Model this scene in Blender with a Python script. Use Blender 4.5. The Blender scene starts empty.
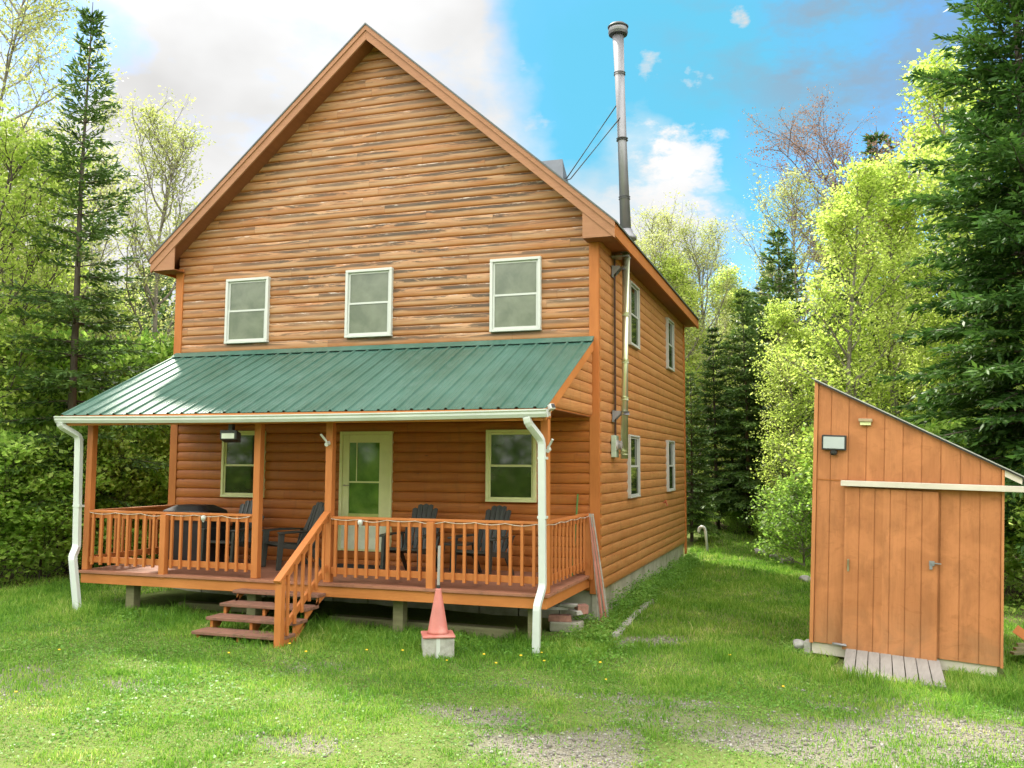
import bpy, math, random
import numpy as np
from mathutils import Vector, Matrix
R_ = math.radians
C = bpy.context.scene.collection
sc = bpy.context.scene
rng = np.random.default_rng(7)
random.seed(5)

# ------------------------------------------------------------------ camera
CAM = np.array([3.013, -12.739, 2.2466])
VR = np.array([0.94726, 0.32043, 0.00492]); VU = np.array([0.02326, -0.08405, 0.99619]); VF = np.array([-0.31962, 0.94354, 0.08707])
FPX = 912.14
cd = bpy.data.cameras.new('camera'); cam = bpy.data.objects.new('camera', cd); C.objects.link(cam)
M = Matrix(((VR[0], VU[0], -VF[0], CAM[0]), (VR[1], VU[1], -VF[1], CAM[1]), (VR[2], VU[2], -VF[2], CAM[2]), (0, 0, 0, 1)))
cam.matrix_world = M
cd.sensor_width = 36; cd.lens = 36 * FPX / 1024; cd.clip_end = 2000; cd.clip_start = 0.1
sc.camera = cam

def sstep(a, b, x):
    t = np.clip((x - a) / (b - a), 0, 1); return t * t * (3 - 2 * t)
def gz(x, y):
    "height of the ground"
    x = np.asarray(x, float); y = np.asarray(y, float)
    z = 0.055 + 0.42 * sstep(8.3, 15, y) + 0.11 * sstep(-2.5, -7.5, x) * sstep(8, -1, y)
    z = z + 0.015 * np.sin(x * 1.3 + 0.7 * y) + 0.012 * np.sin(2.1 * y - 0.6 * x)
    z = z - .10 * sstep(2.0, 3.0, x) * sstep(.9, -.3, y) * sstep(-5.5, -3.0, y)
    z = z + 1.2 * sstep(18, 60, np.hypot(x, y))
    return z
def at(px, D):
    "a spot on the ground by bearing and distance from the camera"
    p = CAM + VF * D + VR * ((px - 512) / FPX * D)
    return p[0], p[1], float(gz(p[0], p[1]))

# ------------------------------------------------------------------ mesh helpers
class MB:
    def __init__(s): s.v = []; s.f = []
    def add(s, vs, fs):
        n = len(s.v); s.v += [tuple(map(float, v)) for v in vs]; s.f += [tuple(i + n for i in f) for f in fs]; return s
    def box(s, x0, x1, y0, y1, z0, z1):
        return s.add([(x0,y0,z0),(x1,y0,z0),(x1,y1,z0),(x0,y1,z0),(x0,y0,z1),(x1,y0,z1),(x1,y1,z1),(x0,y1,z1)],
                     [(0,3,2,1),(4,5,6,7),(0,1,5,4),(1,2,6,5),(2,3,7,6),(3,0,4,7)])
    def beam(s, p, q, w, h, up=(0,0,1)):
        "a bar from p to q; w across, h along up"
        p = Vector(p); q = Vector(q); d = (q - p).normalized(); sd = d.cross(Vector(up)).normalized(); u = sd.cross(d)
        vs = []
        for e in (p, q):
            for a, b in ((-1,-1),(1,-1),(1,1),(-1,1)): vs.append(e + sd * (a*w/2) + u * (b*h/2))
        return s.add(vs, [(3,2,1,0),(4,5,6,7),(0,1,5,4),(1,2,6,5),(2,3,7,6),(3,0,4,7)])
    def prism(s, poly, ax, a, b):
        "polygon of 2d points swept along axis ax from a to b (poly gives the other two axes in order)"
        def mk(p, t):
            return (t, p[0], p[1]) if ax == 0 else (p[0], t, p[1]) if ax == 1 else (p[0], p[1], t)
        n = len(poly); vs = [mk(p, a) for p in poly] + [mk(p, b) for p in poly]
        fs = [tuple(range(n))[::-1], tuple(range(n, 2*n))] + [(i, (i+1) % n, n + (i+1) % n, n + i) for i in range(n)]
        return s.add(vs, fs)
    def tube(s, pts, rad, n=8, cap=True):
        pts = [Vector(p) for p in pts]; m = len(pts)
        if not hasattr(rad, '__len__'): rad = [rad] * m
        ref = None; rings = []
        for i, p in enumerate(pts):
            d = (pts[min(i+1, m-1)] - pts[max(i-1, 0)]).normalized()
            if ref is None: ref = Vector((1,0,0)) if abs(d.x) < .8 else Vector((0,1,0))
            a = d.cross(ref).normalized(); b = d.cross(a); ref = b.cross(d) if b.length else ref
            rings.append([p + (a * math.cos(2*math.pi*k/n) + b * math.sin(2*math.pi*k/n)) * rad[i] for k in range(n)])
        vs = [v for r in rings for v in r]
        fs = [(i*n+k, i*n+(k+1) % n, (i+1)*n+(k+1) % n, (i+1)*n+k) for i in range(m-1) for k in range(n)]
        if cap: fs += [tuple(range(n))[::-1], tuple(range((m-1)*n, m*n))]
        return s.add(vs, fs)
    def lathe(s, prof, n=16, c=(0,0,0)):
        m = len(prof); vs = [(c[0]+r*math.cos(2*math.pi*k/n), c[1]+r*math.sin(2*math.pi*k/n), c[2]+z) for r, z in prof for k in range(n)]
        fs = [(i*n+k, i*n+(k+1) % n, (i+1)*n+(k+1) % n, (i+1)*n+k) for i in range(m-1) for k in range(n)]
        fs += [tuple(range(n))[::-1], tuple(range((m-1)*n, m*n))]
        return s.add(vs, fs)
    def build(s, name, mat, parent=None, bevel=0, smooth=False, **kw):
        me = bpy.data.meshes.new(name); me.from_pydata(s.v, [], s.f); me.validate(); me.update()
        return link(name, me, mat, parent, bevel, smooth, **kw)
def link(name, me, mat, parent=None, bevel=0, smooth=False, loc=None, rot=None, label=None):
    if mat: me.materials.append(mat)
    if smooth: me.polygons.foreach_set('use_smooth', [True] * len(me.polygons))
    o = bpy.data.objects.new(name, me); C.objects.link(o)
    if parent: o.parent = parent
    if loc: o.location = loc
    if rot: o.rotation_euler = rot
    if label: o['label'] = label
    if bevel:
        b = o.modifiers.new('bevel', 'BEVEL'); b.width = bevel; b.segments = 2; b.limit_method = 'ANGLE'; b.angle_limit = R_(40)
    return o
def np_mesh(name, V, F, mat, parent=None, smooth=False):
    "V (n,3); F (m,k) all faces with k corners"
    me = bpy.data.meshes.new(name); m, k = F.shape
    me.vertices.add(len(V)); me.vertices.foreach_set('co', np.ascontiguousarray(V, np.float32).ravel())
    me.loops.add(m*k); me.loops.foreach_set('vertex_index', np.ascontiguousarray(F, np.int32).ravel())
    me.polygons.add(m); me.polygons.foreach_set('loop_start', np.arange(m, dtype=np.int32)*k)
    me.update(calc_edges=True)
    return link(name, me, mat, parent, smooth=smooth)
def thing(name, label, cat, loc=(0,0,0), rz=0, group=None):
    o = bpy.data.objects.new(name, None); C.objects.link(o); o.location = loc; o.rotation_euler = (0,0,rz); o.empty_display_size = .2
    return tag(o, label, cat, group)
def tag(o, label=None, cat=None, group=None, kind=None):
    if label: o['label'] = label
    if cat: o['category'] = cat
    if group: o['group'] = group
    if kind: o['kind'] = kind
    return o
def dup(root, loc, rz, scale=1.0, label=None, group=None):
    r = root.copy(); C.objects.link(r); r.location = loc; r.rotation_euler = (0,0,rz)
    r.scale = scale if hasattr(scale, '__len__') else (scale,)*3
    if label: r['label'] = label
    if group: r['group'] = group
    for ch in list(root.children):
        c = ch.copy(); C.objects.link(c); c.parent = r
        for g in ch.children:
            d = g.copy(); C.objects.link(d); d.parent = c
    return r

# ------------------------------------------------------------------ materials
class NT:
    def __init__(s, name):
        s.m = bpy.data.materials.new(name); s.m.use_nodes = True; s.t = s.m.node_tree; s.t.nodes.clear()
        s.out = s.n('ShaderNodeOutputMaterial')
    def n(s, typ, **kw):
        nd = s.t.nodes.new(typ)
        for k, v in kw.items(): setattr(nd, k, v)
        return nd
    def l(s, a, b): s.t.links.new(a, b)
    def set(s, sock, v):
        if isinstance(v, bpy.types.NodeSocket): s.l(v, sock)
        else: sock.default_value = v
    def math(s, op, a, b=0.0, c=None, clamp=False):
        nd = s.n('ShaderNodeMath', operation=op, use_clamp=clamp); s.set(nd.inputs[0], a); s.set(nd.inputs[1], b)
        if c is not None: s.set(nd.inputs[2], c)
        return nd.outputs[0]
    def coord(s, kind='Object'): return s.n('ShaderNodeTexCoord').outputs[kind]
    def mapping(s, v, scale=(1,1,1), loc=(0,0,0)):
        nd = s.n('ShaderNodeMapping'); s.l(v, nd.inputs[0]); nd.inputs['Scale'].default_value = scale; nd.inputs['Location'].default_value = loc; return nd.outputs[0]
    def noise(s, v, scale, detail=3, rough=.55, dist=0):
        nd = s.n('ShaderNodeTexNoise'); s.l(v, nd.inputs['Vector']); nd.inputs['Scale'].default_value = scale
        nd.inputs['Detail'].default_value = detail; nd.inputs['Roughness'].default_value = rough; nd.inputs['Distortion'].default_value = dist; return nd.outputs[0]
    def ramp(s, v, stops):
        nd = s.n('ShaderNodeValToRGB'); s.l(v, nd.inputs[0]); cr = nd.color_ramp
        while len(cr.elements) < len(stops): cr.elements.new(.5)
        for e, (p, c) in zip(cr.elements, stops): e.position = p; e.color = (*c, 1) if hasattr(c, '__len__') else (c, c, c, 1)
        return nd.outputs[0]
    def mix(s, f, a, b, mode='MIX'):
        nd = s.n('ShaderNodeMix', data_type='RGBA', blend_type=mode)
        s.set(nd.inputs[0], f); s.set(nd.inputs[6], a if isinstance(a, bpy.types.NodeSocket) else (*a, 1)); s.set(nd.inputs[7], b if isinstance(b, bpy.types.NodeSocket) else (*b, 1))
        return nd.outputs[2]
    def bump(s, h, strength=.3, dist=.01):
        nd = s.n('ShaderNodeBump'); s.l(h, nd.inputs['Height']); nd.inputs['Strength'].default_value = strength; nd.inputs['Distance'].default_value = dist; return nd.outputs[0]
    def pbr(s, col, rough=.6, metal=0, bump=None, spec=.5, trans=None):
        p = s.n('ShaderNodeBsdfPrincipled'); s.set(p.inputs['Base Color'], col if isinstance(col, bpy.types.NodeSocket) else (*col, 1))
        s.set(p.inputs['Roughness'], rough); s.set(p.inputs['Metallic'], metal); p.inputs['Specular IOR Level'].default_value = spec
        if bump: s.l(bump, p.inputs['Normal'])
        s.l(p.outputs[0], s.out.inputs[0]); return s.m

def log_material(name, base, dark, weather, h=.150, zoff=.466, stain_z=None):
    t = NT(name); co = t.coord(); sep = t.n('ShaderNodeSeparateXYZ'); t.l(co, sep.inputs[0])
    x, z = sep.outputs[0], sep.outputs[2]
    cz = t.math('DIVIDE', t.math('SUBTRACT', z, zoff), h); row = t.math('FLOOR', cz); fr = t.math('FRACT', cz)
    wn = t.n('ShaderNodeTexWhiteNoise', noise_dimensions='1D'); t.l(row, wn.inputs['W'])
    bx = t.math('ADD', t.math('DIVIDE', x, 3.1), wn.outputs[0]); bi = t.math('FLOOR', bx); bf = t.math('FRACT', bx)
    cmb = t.n('ShaderNodeCombineXYZ'); t.l(bi, cmb.inputs[0]); t.l(row, cmb.inputs[1])
    wb = t.n('ShaderNodeTexWhiteNoise', noise_dimensions='2D'); t.l(cmb.outputs[0], wb.inputs['Vector'])
    # shift the grain by board so that boards do not continue each other
    sh = t.n('ShaderNodeVectorMath', operation='MULTIPLY_ADD'); t.l(wb.outputs['Color'], sh.inputs[0]); sh.inputs[1].default_value = (40, 40, 40); t.l(co, sh.inputs[2])
    v = sh.outputs[0]
    grain = t.noise(t.mapping(v, (1.2, 12, 30)), 2.2, 5, .62, .6)
    blot = t.noise(t.mapping(v, (.8, 2, 5)), 1.5, 3)
    col = t.mix(t.ramp(grain, [(.3, 0), (.72, 1)]), base, dark)
    col = t.mix(t.ramp(wb.outputs[0], [(0, 0), (1, .30)]), col, dark)
    col = t.mix(t.ramp(blot, [(.45, 0), (.75, .45)]), col, (base[0]*1.05, base[1]*1.25, base[2]*1.5))
    # knots
    vo = t.n('ShaderNodeTexVoronoi'); t.l(t.mapping(v, (1.0, 1, 3.4)), vo.inputs['Vector']); vo.inputs['Scale'].default_value = 2.1; vo.inputs['Randomness'].default_value = 1
    col = t.mix(t.ramp(vo.outputs['Distance'], [(.035, .8), (.085, 0)]), col, (.09, .028, .01))
    if weather:
        hz = t.ramp(t.math('DIVIDE', z, 10), [(.395, .85), (.45, 1), (.74, 1.0), (.84, .8), (.9, .5)])
        xm = t.ramp(t.math('DIVIDE', t.math('ADD', x, 7.3), 7.3), [(0, .62), (.3, 1), (.82, 1), (1, .74)])
        amt = t.math('MULTIPLY', hz, xm)
        st = t.noise(t.mapping(v, (.8, 3, 9)), 1.1, 5, .62, .3)
        band = t.ramp(fr, [(.06, 0), (.24, .9), (.62, 1), (.9, 1), (.99, .6)])
        m1 = t.math('MULTIPLY', t.math('MULTIPLY', t.ramp(st, [(.34, .25), (.60, 1)]), band), amt)
        bleach = t.mix(t.noise(t.mapping(v, (2, 8, 30)), 2, 4), (.43, .24, .115), (.52, .36, .22))
        col = t.mix(t.math('MULTIPLY', m1, .85), col, bleach)
        s2 = t.noise(t.mapping(v, (.62, 3, 7), (13, 5, 2)), 1.35, 7, .74, .7)
        band2 = t.ramp(fr, [(.42, 0), (.60, 1), (.86, 1), (.94, .25), (1, .6)])
        big = t.ramp(t.noise(t.mapping(co, (1, 1, 1.3)), .55, 3), [(.36, .55), (.54, 1)]); m2 = t.math('MULTIPLY', t.math('MULTIPLY', t.math('MULTIPLY', t.ramp(s2, [(.445, 0), (.50, 1)]), band2), amt), big)
        col = t.mix(t.math('MULTIPLY', m2, .92), col, t.mix(grain, (.020, .016, .010), (.075, .050, .026)))
        s3 = t.noise(t.mapping(v, (2.6, 8, 22), (3, 7, 9)), 1.2, 5, .75, .4)
        band3 = t.ramp(fr, [(.72, 0), (.84, 1), (.95, 1), (1, 0)])
        m3 = t.math('MULTIPLY', t.math('MULTIPLY', t.ramp(s3, [(.57, 0), (.63, .7)]), band3), amt)
        col = t.mix(t.math('MULTIPLY', m3, .85), col, (.74, .66, .55))
    else:
        s2 = t.noise(t.mapping(co, (5, 3, 1.2)), 1.2, 5, .7, .5)
        col = t.mix(t.math('MULTIPLY', t.ramp(s2, [(.5, 0), (.72, 1)]), .35), col, (.16, .075, .025))
    seam = t.ramp(t.math('ABSOLUTE', t.math('SUBTRACT', bf, .5)), [(.4975, 0), (.499, 1)])
    col = t.mix(t.math('MULTIPLY', seam, .22), col, (.07, .025, .01))
    rough = t.ramp(grain, [(0, .42), (1, .62)])
    return t.pbr(col, rough, bump=t.bump(grain, .35, .006), spec=.35)
def wood(name, base, dark, scale=(1, 1, 1), rough=.6, contrast=.5, stains=0, axis=2):
    t = NT(name); co = t.coord(); sc3 = [9, 9, 9]; sc3[axis] = .9
    g = t.noise(t.mapping(co, tuple(a*b for a, b in zip(sc3, scale))), 3, 5, .62, .5)
    col = t.mix(t.math('MULTIPLY', t.ramp(g, [(.3, 0), (.7, 1)]), contrast), base, dark)
    b = t.noise(co, 1.4, 4); col = t.mix(t.math('MULTIPLY', t.ramp(b, [(.42, 0), (.68, 1)]), .35), col, tuple(min(1, c*1.35+.01) for c in base))
    if stains:
        s_ = t.noise(co, 5, 6, .7); col = t.mix(t.math('MULTIPLY', t.ramp(s_, [(.5, 0), (.62, 1)]), stains), col, (.07, .05, .035))
    return t.pbr(col, rough, bump=t.bump(g, .25, .004), spec=.3)
def plain(name, col, rough=.5, metal=0, var=.15, scale=6, spec=.5, dirt=None, bump=0):
    t = NT(name); co = t.coord(); n = t.noise(co, scale, 5, .6)
    c = t.mix(t.ramp(n, [(.3, 0), (.7, 1)]), tuple(x*(1-var) for x in col), tuple(min(1, x*(1+var)) for x in col))
    if dirt:
        c = t.mix(t.math('MULTIPLY', t.ramp(t.noise(co, scale*.6, 6, .7), [(.5, 0), (.66, 1)]), dirt[1]), c, dirt[0])
    return t.pbr(c, rough, metal, spec=spec, bump=t.bump(n, bump, .01) if bump else None)
def leaf_mat(name, stops, trans=.5, rough=.45, big=.5, spec=.3):
    t = NT(name); ge = t.n('ShaderNodeNewGeometry'); oi = t.n('ShaderNodeObjectInfo')
    n = t.math('ADD', t.math('MULTIPLY', t.math('SUBTRACT', t.noise(t.coord(), big, 3), .5), 2.0), .5)
    f = t.math('ADD', t.math('MULTIPLY', ge.outputs['Random Per Island'], .55), t.math('MULTIPLY', n, .6)); f = t.math('SUBTRACT', f, .08)
    f = t.math('ADD', f, t.math('MULTIPLY', t.math('SUBTRACT', oi.outputs['Random'], .5), .25), clamp=True)
    col = t.ramp(f, stops)
    p = t.n('ShaderNodeBsdfPrincipled'); t.l(col, p.inputs['Base Color']); p.inputs['Roughness'].default_value = rough; p.inputs['Specular IOR Level'].default_value = spec
    tr = t.n('ShaderNodeBsdfTranslucent'); t.l(t.mix(.5, col, (1.0, 1.0, .25), 'MULTIPLY'), tr.inputs[0])
    tb = t.n('ShaderNodeHueSaturation'); tb.inputs['Value'].default_value = 1.6; t.l(col, tb.inputs['Color']); t.l(tb.outputs[0], tr.inputs[0])
    mx = t.n('ShaderNodeMixShader'); mx.inputs[0].default_value = trans; t.l(p.outputs[0], mx.inputs[1]); t.l(tr.outputs[0], mx.inputs[2]); t.l(mx.outputs[0], t.out.inputs[0])
    return t.m
def board_mat(name, base, dark, width, off=0.0):
    "stained grooved sheet siding, every board a little different"
    t = NT(name); co = t.coord(); sep = t.n('ShaderNodeSeparateXYZ'); t.l(co, sep.inputs[0])
    bi = t.math('FLOOR', t.math('DIVIDE', t.math('ADD', sep.outputs[0], off), width))
    wn = t.n('ShaderNodeTexWhiteNoise', noise_dimensions='1D'); t.l(bi, wn.inputs['W'])
    g = t.noise(t.mapping(co, (26, 26, 1.3)), 2, 5, .6, .4); b = t.noise(co, 2.2, 5, .6, .6)
    col = t.mix(t.ramp(g, [(.3, 0), (.75, .5)]), base, dark)
    col = t.mix(t.math('MULTIPLY', wn.outputs[0], .5), col, dark); lo_ = t.ramp(t.math('ADD', t.math('DIVIDE', sep.outputs[2], 3), t.math('MULTIPLY', t.math('SUBTRACT', b, .5), .25)), [(.02, .45), (.16, 0)]); col = t.mix(lo_, col, (.30, .17, .085))
    col = t.mix(t.ramp(b, [(.45, 0), (.62, .45), (.75, .1)]), col, tuple(c*1.25 for c in base))
    dk = t.noise(t.mapping(co, (3, 3, 1.1)), 1.7, 6, .7, .3); col = t.mix(t.ramp(dk, [(.5, 0), (.66, .45)]), col, (.24, .095, .035)); k = t.noise(t.mapping(co, (1.5, 1, 3.2)), 3.4, 3, .5, 1.5); col = t.mix(t.ramp(k, [(.6, 0), (.72, .28)]), col, (.22, .075, .022))
    return t.pbr(col, .62, bump=t.bump(g, .3, .004), spec=.25)

ORANGE = (.40, .135, .030); ODARK = (.235, .068, .015)
m_log_front = log_material('weathered log siding', (.42, .150, .032), (.25, .075, .016), True)
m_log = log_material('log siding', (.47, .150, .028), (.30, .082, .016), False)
m_log_side = log_material('sun tinted log siding', (.50, .225, .078), (.35, .132, .040), False)  # lighter log siding copy: brightness of the lit side put into its colour
m_trim = wood('stained trim', (.42, .142, .032), (.29, .085, .018))
m_rail = wood('stained rail', (.47, .165, .045), (.33, .10, .022), rough=.55)
m_rimx = wood('stained rim board', (.47, .175, .045), (.34, .105, .024), axis=0)
m_fascia = wood('brown fascia', (.34, .165, .085), (.24, .105, .050), axis=0)
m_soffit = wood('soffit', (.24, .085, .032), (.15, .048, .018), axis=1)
m_deck = wood('deck boards', (.33, .145, .085), (.22, .09, .052), axis=0, contrast=.6, stains=.35)
m_tread = wood('tread boards', (.25, .125, .085), (.15, .070, .046), axis=0, contrast=.7, stains=.5)
m_white = plain('white vinyl', (.52, .54, .50), .4, var=.04)
m_greywhite = plain('dull white vinyl', (.42, .43, .39), .5, var=.05)
m_gutter = plain('white gutter', (.54, .58, .55), .35, var=.06, scale=2, dirt=((.35, .42, .30), .25))
m_cream = plain('cream paint and reflected tint', (.66, .68, .36), .45, var=.05)  # cream door; for white porch frames, reflected yellow-green light put into the colour
m_green_roof = None
m_conc = plain('concrete', (.36, .35, .27), .9, var=.2, scale=3, dirt=((.16, .18, .09), .6), bump=.4)
m_steel = plain('galvanised steel', (.27, .27, .285), .5, metal=.6, var=.1, scale=3)
m_steel_l = plain('steel flue', (.62, .66, .45), .3, metal=.75, var=.1, scale=2)  # greenish light on the lower flue put into the steel colour
m_black = plain('black plastic', (.018, .018, .018), .4, var=.3)
m_chair = plain('dark grey resin', (.030, .034, .028), .45, var=.2, scale=9)
m_grill = plain('black cover', (.012, .012, .014), .5, var=.4, scale=4)
m_rubber = plain('black rubber mat', (.02, .02, .02), .9, var=.3)
m_conc_l = plain('pale block', (.36, .35, .31), .9, var=.25, scale=9, bump=.5, dirt=((.14, .14, .10), .5))
m_cone = plain('faded orange cone', (.48, .155, .125), .5, var=.12, scale=5, dirt=((.52, .30, .25), .6))
m_shed = board_mat('shed boards', (.46, .185, .072), (.31, .112, .038), .2)
m_shedtrim = wood('shed trim', (.46, .19, .07), (.33, .12, .04))
m_grey_wood = wood('grey weathered wood', (.30, .285, .26), (.18, .17, .155), axis=1, contrast=.7)
m_grey_woodx = wood('pale weathered rail', (.55, .50, .42), (.40, .36, .29), axis=0, contrast=.6)
m_timber = wood('old timber', (.20, .19, .10), (.10, .095, .05), axis=0, contrast=.7)
m_bark = wood('bark', (.11, .09, .07), (.045, .036, .028), scale=(1, 1, 2), rough=.9, contrast=.9)
m_bark_pale = wood('pale bark', (.26, .24, .20), (.12, .10, .08), scale=(1, 1, 6), rough=.85, contrast=.8)
m_bark_red = wood('reddish bark', (.20, .14, .12), (.11, .075, .065), rough=.9)
m_rock = plain('rock', (.30, .29, .27), .9, var=.35, scale=8, bump=.6)
m_brick = plain('old brick', (.30, .15, .11), .9, var=.35, scale=12, bump=.5)
m_pink = wood('faded red lath', (.52, .22, .17), (.34, .13, .09), axis=2)
m_cable = plain('white cable', (.55, .50, .42), .5, var=.05)
m_panel = plain('solar panel', (.40, .44, .44), .25, var=.05, spec=.6)
m_brass = plain('tarnished metal', (.42, .38, .28), .4, metal=.8, var=.2)

t = NT('green metal roofing'); co = t.coord()
n1 = t.noise(co, 1.1, 4); n2 = t.noise(t.mapping(co, (1, .3, 1)), 9, 5)
c = t.mix(t.ramp(n1, [(.35, 0), (.7, 1)]), (.036, .105, .075), (.058, .145, .110)); c = t.mix(t.ramp(n2, [(.5, 0), (.8, .3)]), c, (.15, .23, .20))
m_green_roof = t.pbr(c, t.ramp(n1, [(.3, .33), (.7, .46)]), spec=.6)
m_dark_roof = plain('dark metal roofing', (.07, .085, .08), .45, var=.15)

def glass(name, col, rough, var):
    t = NT(name); co = t.coord(); n = t.noise(co, 2.3, 4, .6, .3)
    return t.pbr(t.mix(t.ramp(n, [(.35, 0), (.7, 1)]), col, var), rough, spec=.8)
m_screen = glass('insect screened glass', (.085, .105, .070), .22, (.17, .19, .135))
m_glass = glass('dark glass', (.010, .018, .006), .05, (.030, .050, .014))
m_doorglass = glass('door glass', (.05, .13, .02), .06, (.16, .30, .05))  # green of reflected trees put into the glass colour
m_curtain = plain('window blind', (.45, .47, .40), .8)

L_bright = leaf_mat('young yellow green leaves', [(0, (.17, .26, .035)), (.4, (.30, .40, .065)), (.8, (.50, .57, .16)), (1, (.64, .66, .28))], .62)
L_mid = leaf_mat('green leaves', [(0, (.10, .20, .03)), (.5, (.23, .37, .06)), (1, (.48, .60, .15))], .6)
L_pale = leaf_mat('pale spring leaves', [(0, (.20, .25, .06)), (.6, (.36, .40, .13)), (1, (.50, .50, .24))], .5)
L_shrub = leaf_mat('bright shrub leaves', [(0, (.10, .21, .03)), (.45, (.27, .42, .07)), (1, (.56, .66, .20))], .6)
L_bud = leaf_mat('red brown buds', [(0, (.15, .09, .065)), (.6, (.25, .165, .12)), (1, (.36, .27, .20))], .3, .9, spec=0)
L_fir = leaf_mat('fir needles', [(0, (.03, .065, .016)), (.5, (.065, .13, .028)), (1, (.15, .24, .05))], .22, .5)
L_fir2 = leaf_mat('spruce needles', [(0, (.020, .055, .012)), (.5, (.046, .115, .020)), (1, (.11, .21, .035))], .25, .5)
L_tan = leaf_mat('tan tinged needles', [(0, (.10, .10, .045)), (.6, (.20, .18, .085)), (1, (.32, .27, .15))], .3, .5)
L_grass = leaf_mat('grass blades', [(0, (.045, .12, .014)), (.35, (.10, .235, .024)), (.62, (.18, .33, .04)), (.86, (.32, .41, .085)), (1, (.52, .48, .24))], .45, .5, .9, spec=.2)
L_weed = leaf_mat('weed leaves', [(0, (.06, .15, .02)), (.5, (.13, .29, .035)), (1, (.30, .42, .10))], .4)

# ------------------------------------------------------------------ value noise for scattering
_tab = rng.random((256, 256))
def vnoise(x, y, s):
    x = np.asarray(x)*s + 100; y = np.asarray(y)*s + 100; xi = np.floor(x).astype(int); yi = np.floor(y).astype(int); fx = x-xi; fy = y-yi
    fx = fx*fx*(3-2*fx); fy = fy*fy*(3-2*fy); T = lambda a, b: _tab[a % 256, b % 256]
    return (T(xi, yi)*(1-fx)+T(xi+1, yi)*fx)*(1-fy) + (T(xi, yi+1)*(1-fx)+T(xi+1, yi+1)*fx)*fy
def fnoise(x, y, s): return (vnoise(x, y, s)*.5 + vnoise(x, y, s*2.1)*.28 + vnoise(x, y, s*4.3)*.15 + vnoise(x, y, s*9)*.07)

# bare patches: x, y, rx, ry, strength
PATCH = [(1.07,-1.30,.55,.42,1.0), (.95,-5.7,.85,.55,.9), (2.7,-5.0,.7,.50,.8), (4.15,-4.2,1.4,.8,.82), (.2,-5.1,.7,.4,.7), (1.7,-4.0,.6,.2,.55), (3.3,-3.3,.8,.3,.45), (-4.6,-5.7,.9,.7,.5),
         (-3.4,-5.2,.5,.25,.6), (-1.1,-6.3,.5,.28,.75), (-2.1,-3.9,.5,.3,.3), (3.4,-2.9,1.0,.28,.4), (1.8,-4.6,.8,.3,.35), (.2,-3.9,.8,.25,.3), (5.0,-3.1,.8,.5,.7)]
def soil(x, y):
    s = np.zeros_like(np.asarray(x, float)); n = fnoise(x, y, 1.6) - .5
    for px, py, rx, ry, k in PATCH:
        d = np.sqrt(((x-px)/rx)**2 + ((y-py)/ry)**2) + n*1.7
        s = np.maximum(s, k*sstep(1.25, .55, d))
    s = np.maximum(s, .95*sstep(.6, .25, np.abs(x-.42)/.14)*(y > -1.1)*(y < 2.1)*.8)      # worn strip beside the foundation
    return s
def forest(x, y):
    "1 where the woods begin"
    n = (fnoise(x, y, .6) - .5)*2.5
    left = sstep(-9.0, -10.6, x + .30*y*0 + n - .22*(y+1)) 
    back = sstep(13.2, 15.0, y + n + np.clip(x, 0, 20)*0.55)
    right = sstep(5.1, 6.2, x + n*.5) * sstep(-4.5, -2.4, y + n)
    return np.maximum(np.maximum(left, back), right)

# ------------------------------------------------------------------ ground
def axis(lo, hi, step, far):
    a = list(np.arange(lo, hi+1e-6, step)); d = step; x = hi
    while x < far: d *= 1.35; x += d; a.append(x)
    d = step; x = lo
    while x > -far: d *= 1.35; x -= d; a.insert(0, x)
    return np.array(a)
gx = axis(-13, 8, .09, 600); gy = axis(-9, 17, .09, 600)
X, Y = np.meshgrid(gx, gy); nx, ny = len(gx), len(gy)
Z = gz(X, Y) + (fnoise(X, Y, 1.2)-.5)*.05*(np.hypot(X, Y) < 40) - .03*soil(X, Y)
V = np.stack([X, Y, Z], -1).reshape(-1, 3); ii = np.arange(nx*ny).reshape(ny, nx)
F = np.stack([ii[:-1,:-1], ii[:-1,1:], ii[1:,1:], ii[1:,:-1]], -1).reshape(-1, 4)
t = NT('lawn soil'); at1 = t.n('ShaderNodeAttribute', attribute_name='soil'); at2 = t.n('ShaderNodeAttribute', attribute_name='woods'); co = t.coord()
n = t.noise(co, 3, 6, .6); n2 = t.noise(co, 60, 4, .7)
c = t.mix(n, (.07, .12, .025), (.16, .22, .06)); c = t.mix(t.ramp(n2, [(.42, 0), (.62, .8)]), c, (.17, .20, .06)); c = t.mix(t.ramp(t.noise(co, 25, 4, .7), [(.52, 0), (.64, .75)]), c, (.10, .075, .04))
v = t.n('ShaderNodeTexVoronoi'); t.l(co, v.inputs['Vector']); v.inputs['Scale'].default_value = 55
c2 = t.mix(n2, (.10, .085, .06), (.25, .225, .185)); c2 = t.mix(t.ramp(v.outputs['Distance'], [(.2, .5), (.6, 0)]), c2, (.38, .36, .33))
c = t.mix(at1.outputs['Fac'], c, c2)
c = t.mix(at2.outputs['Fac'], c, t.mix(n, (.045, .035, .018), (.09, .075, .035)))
m_ground = t.pbr(c, .95, bump=t.bump(n2, .5, .02), spec=.1)
g = np_mesh('ground', V, F, m_ground, smooth=True); tag(g, kind='structure')
a = g.data.attributes.new('soil', 'FLOAT', 'POINT'); a.data.foreach_set('value', soil(X, Y).astype(np.float32).ravel())
a = g.data.attributes.new('woods', 'FLOAT', 'POINT'); a.data.foreach_set('value', forest(X, Y).astype(np.float32).ravel())

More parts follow.
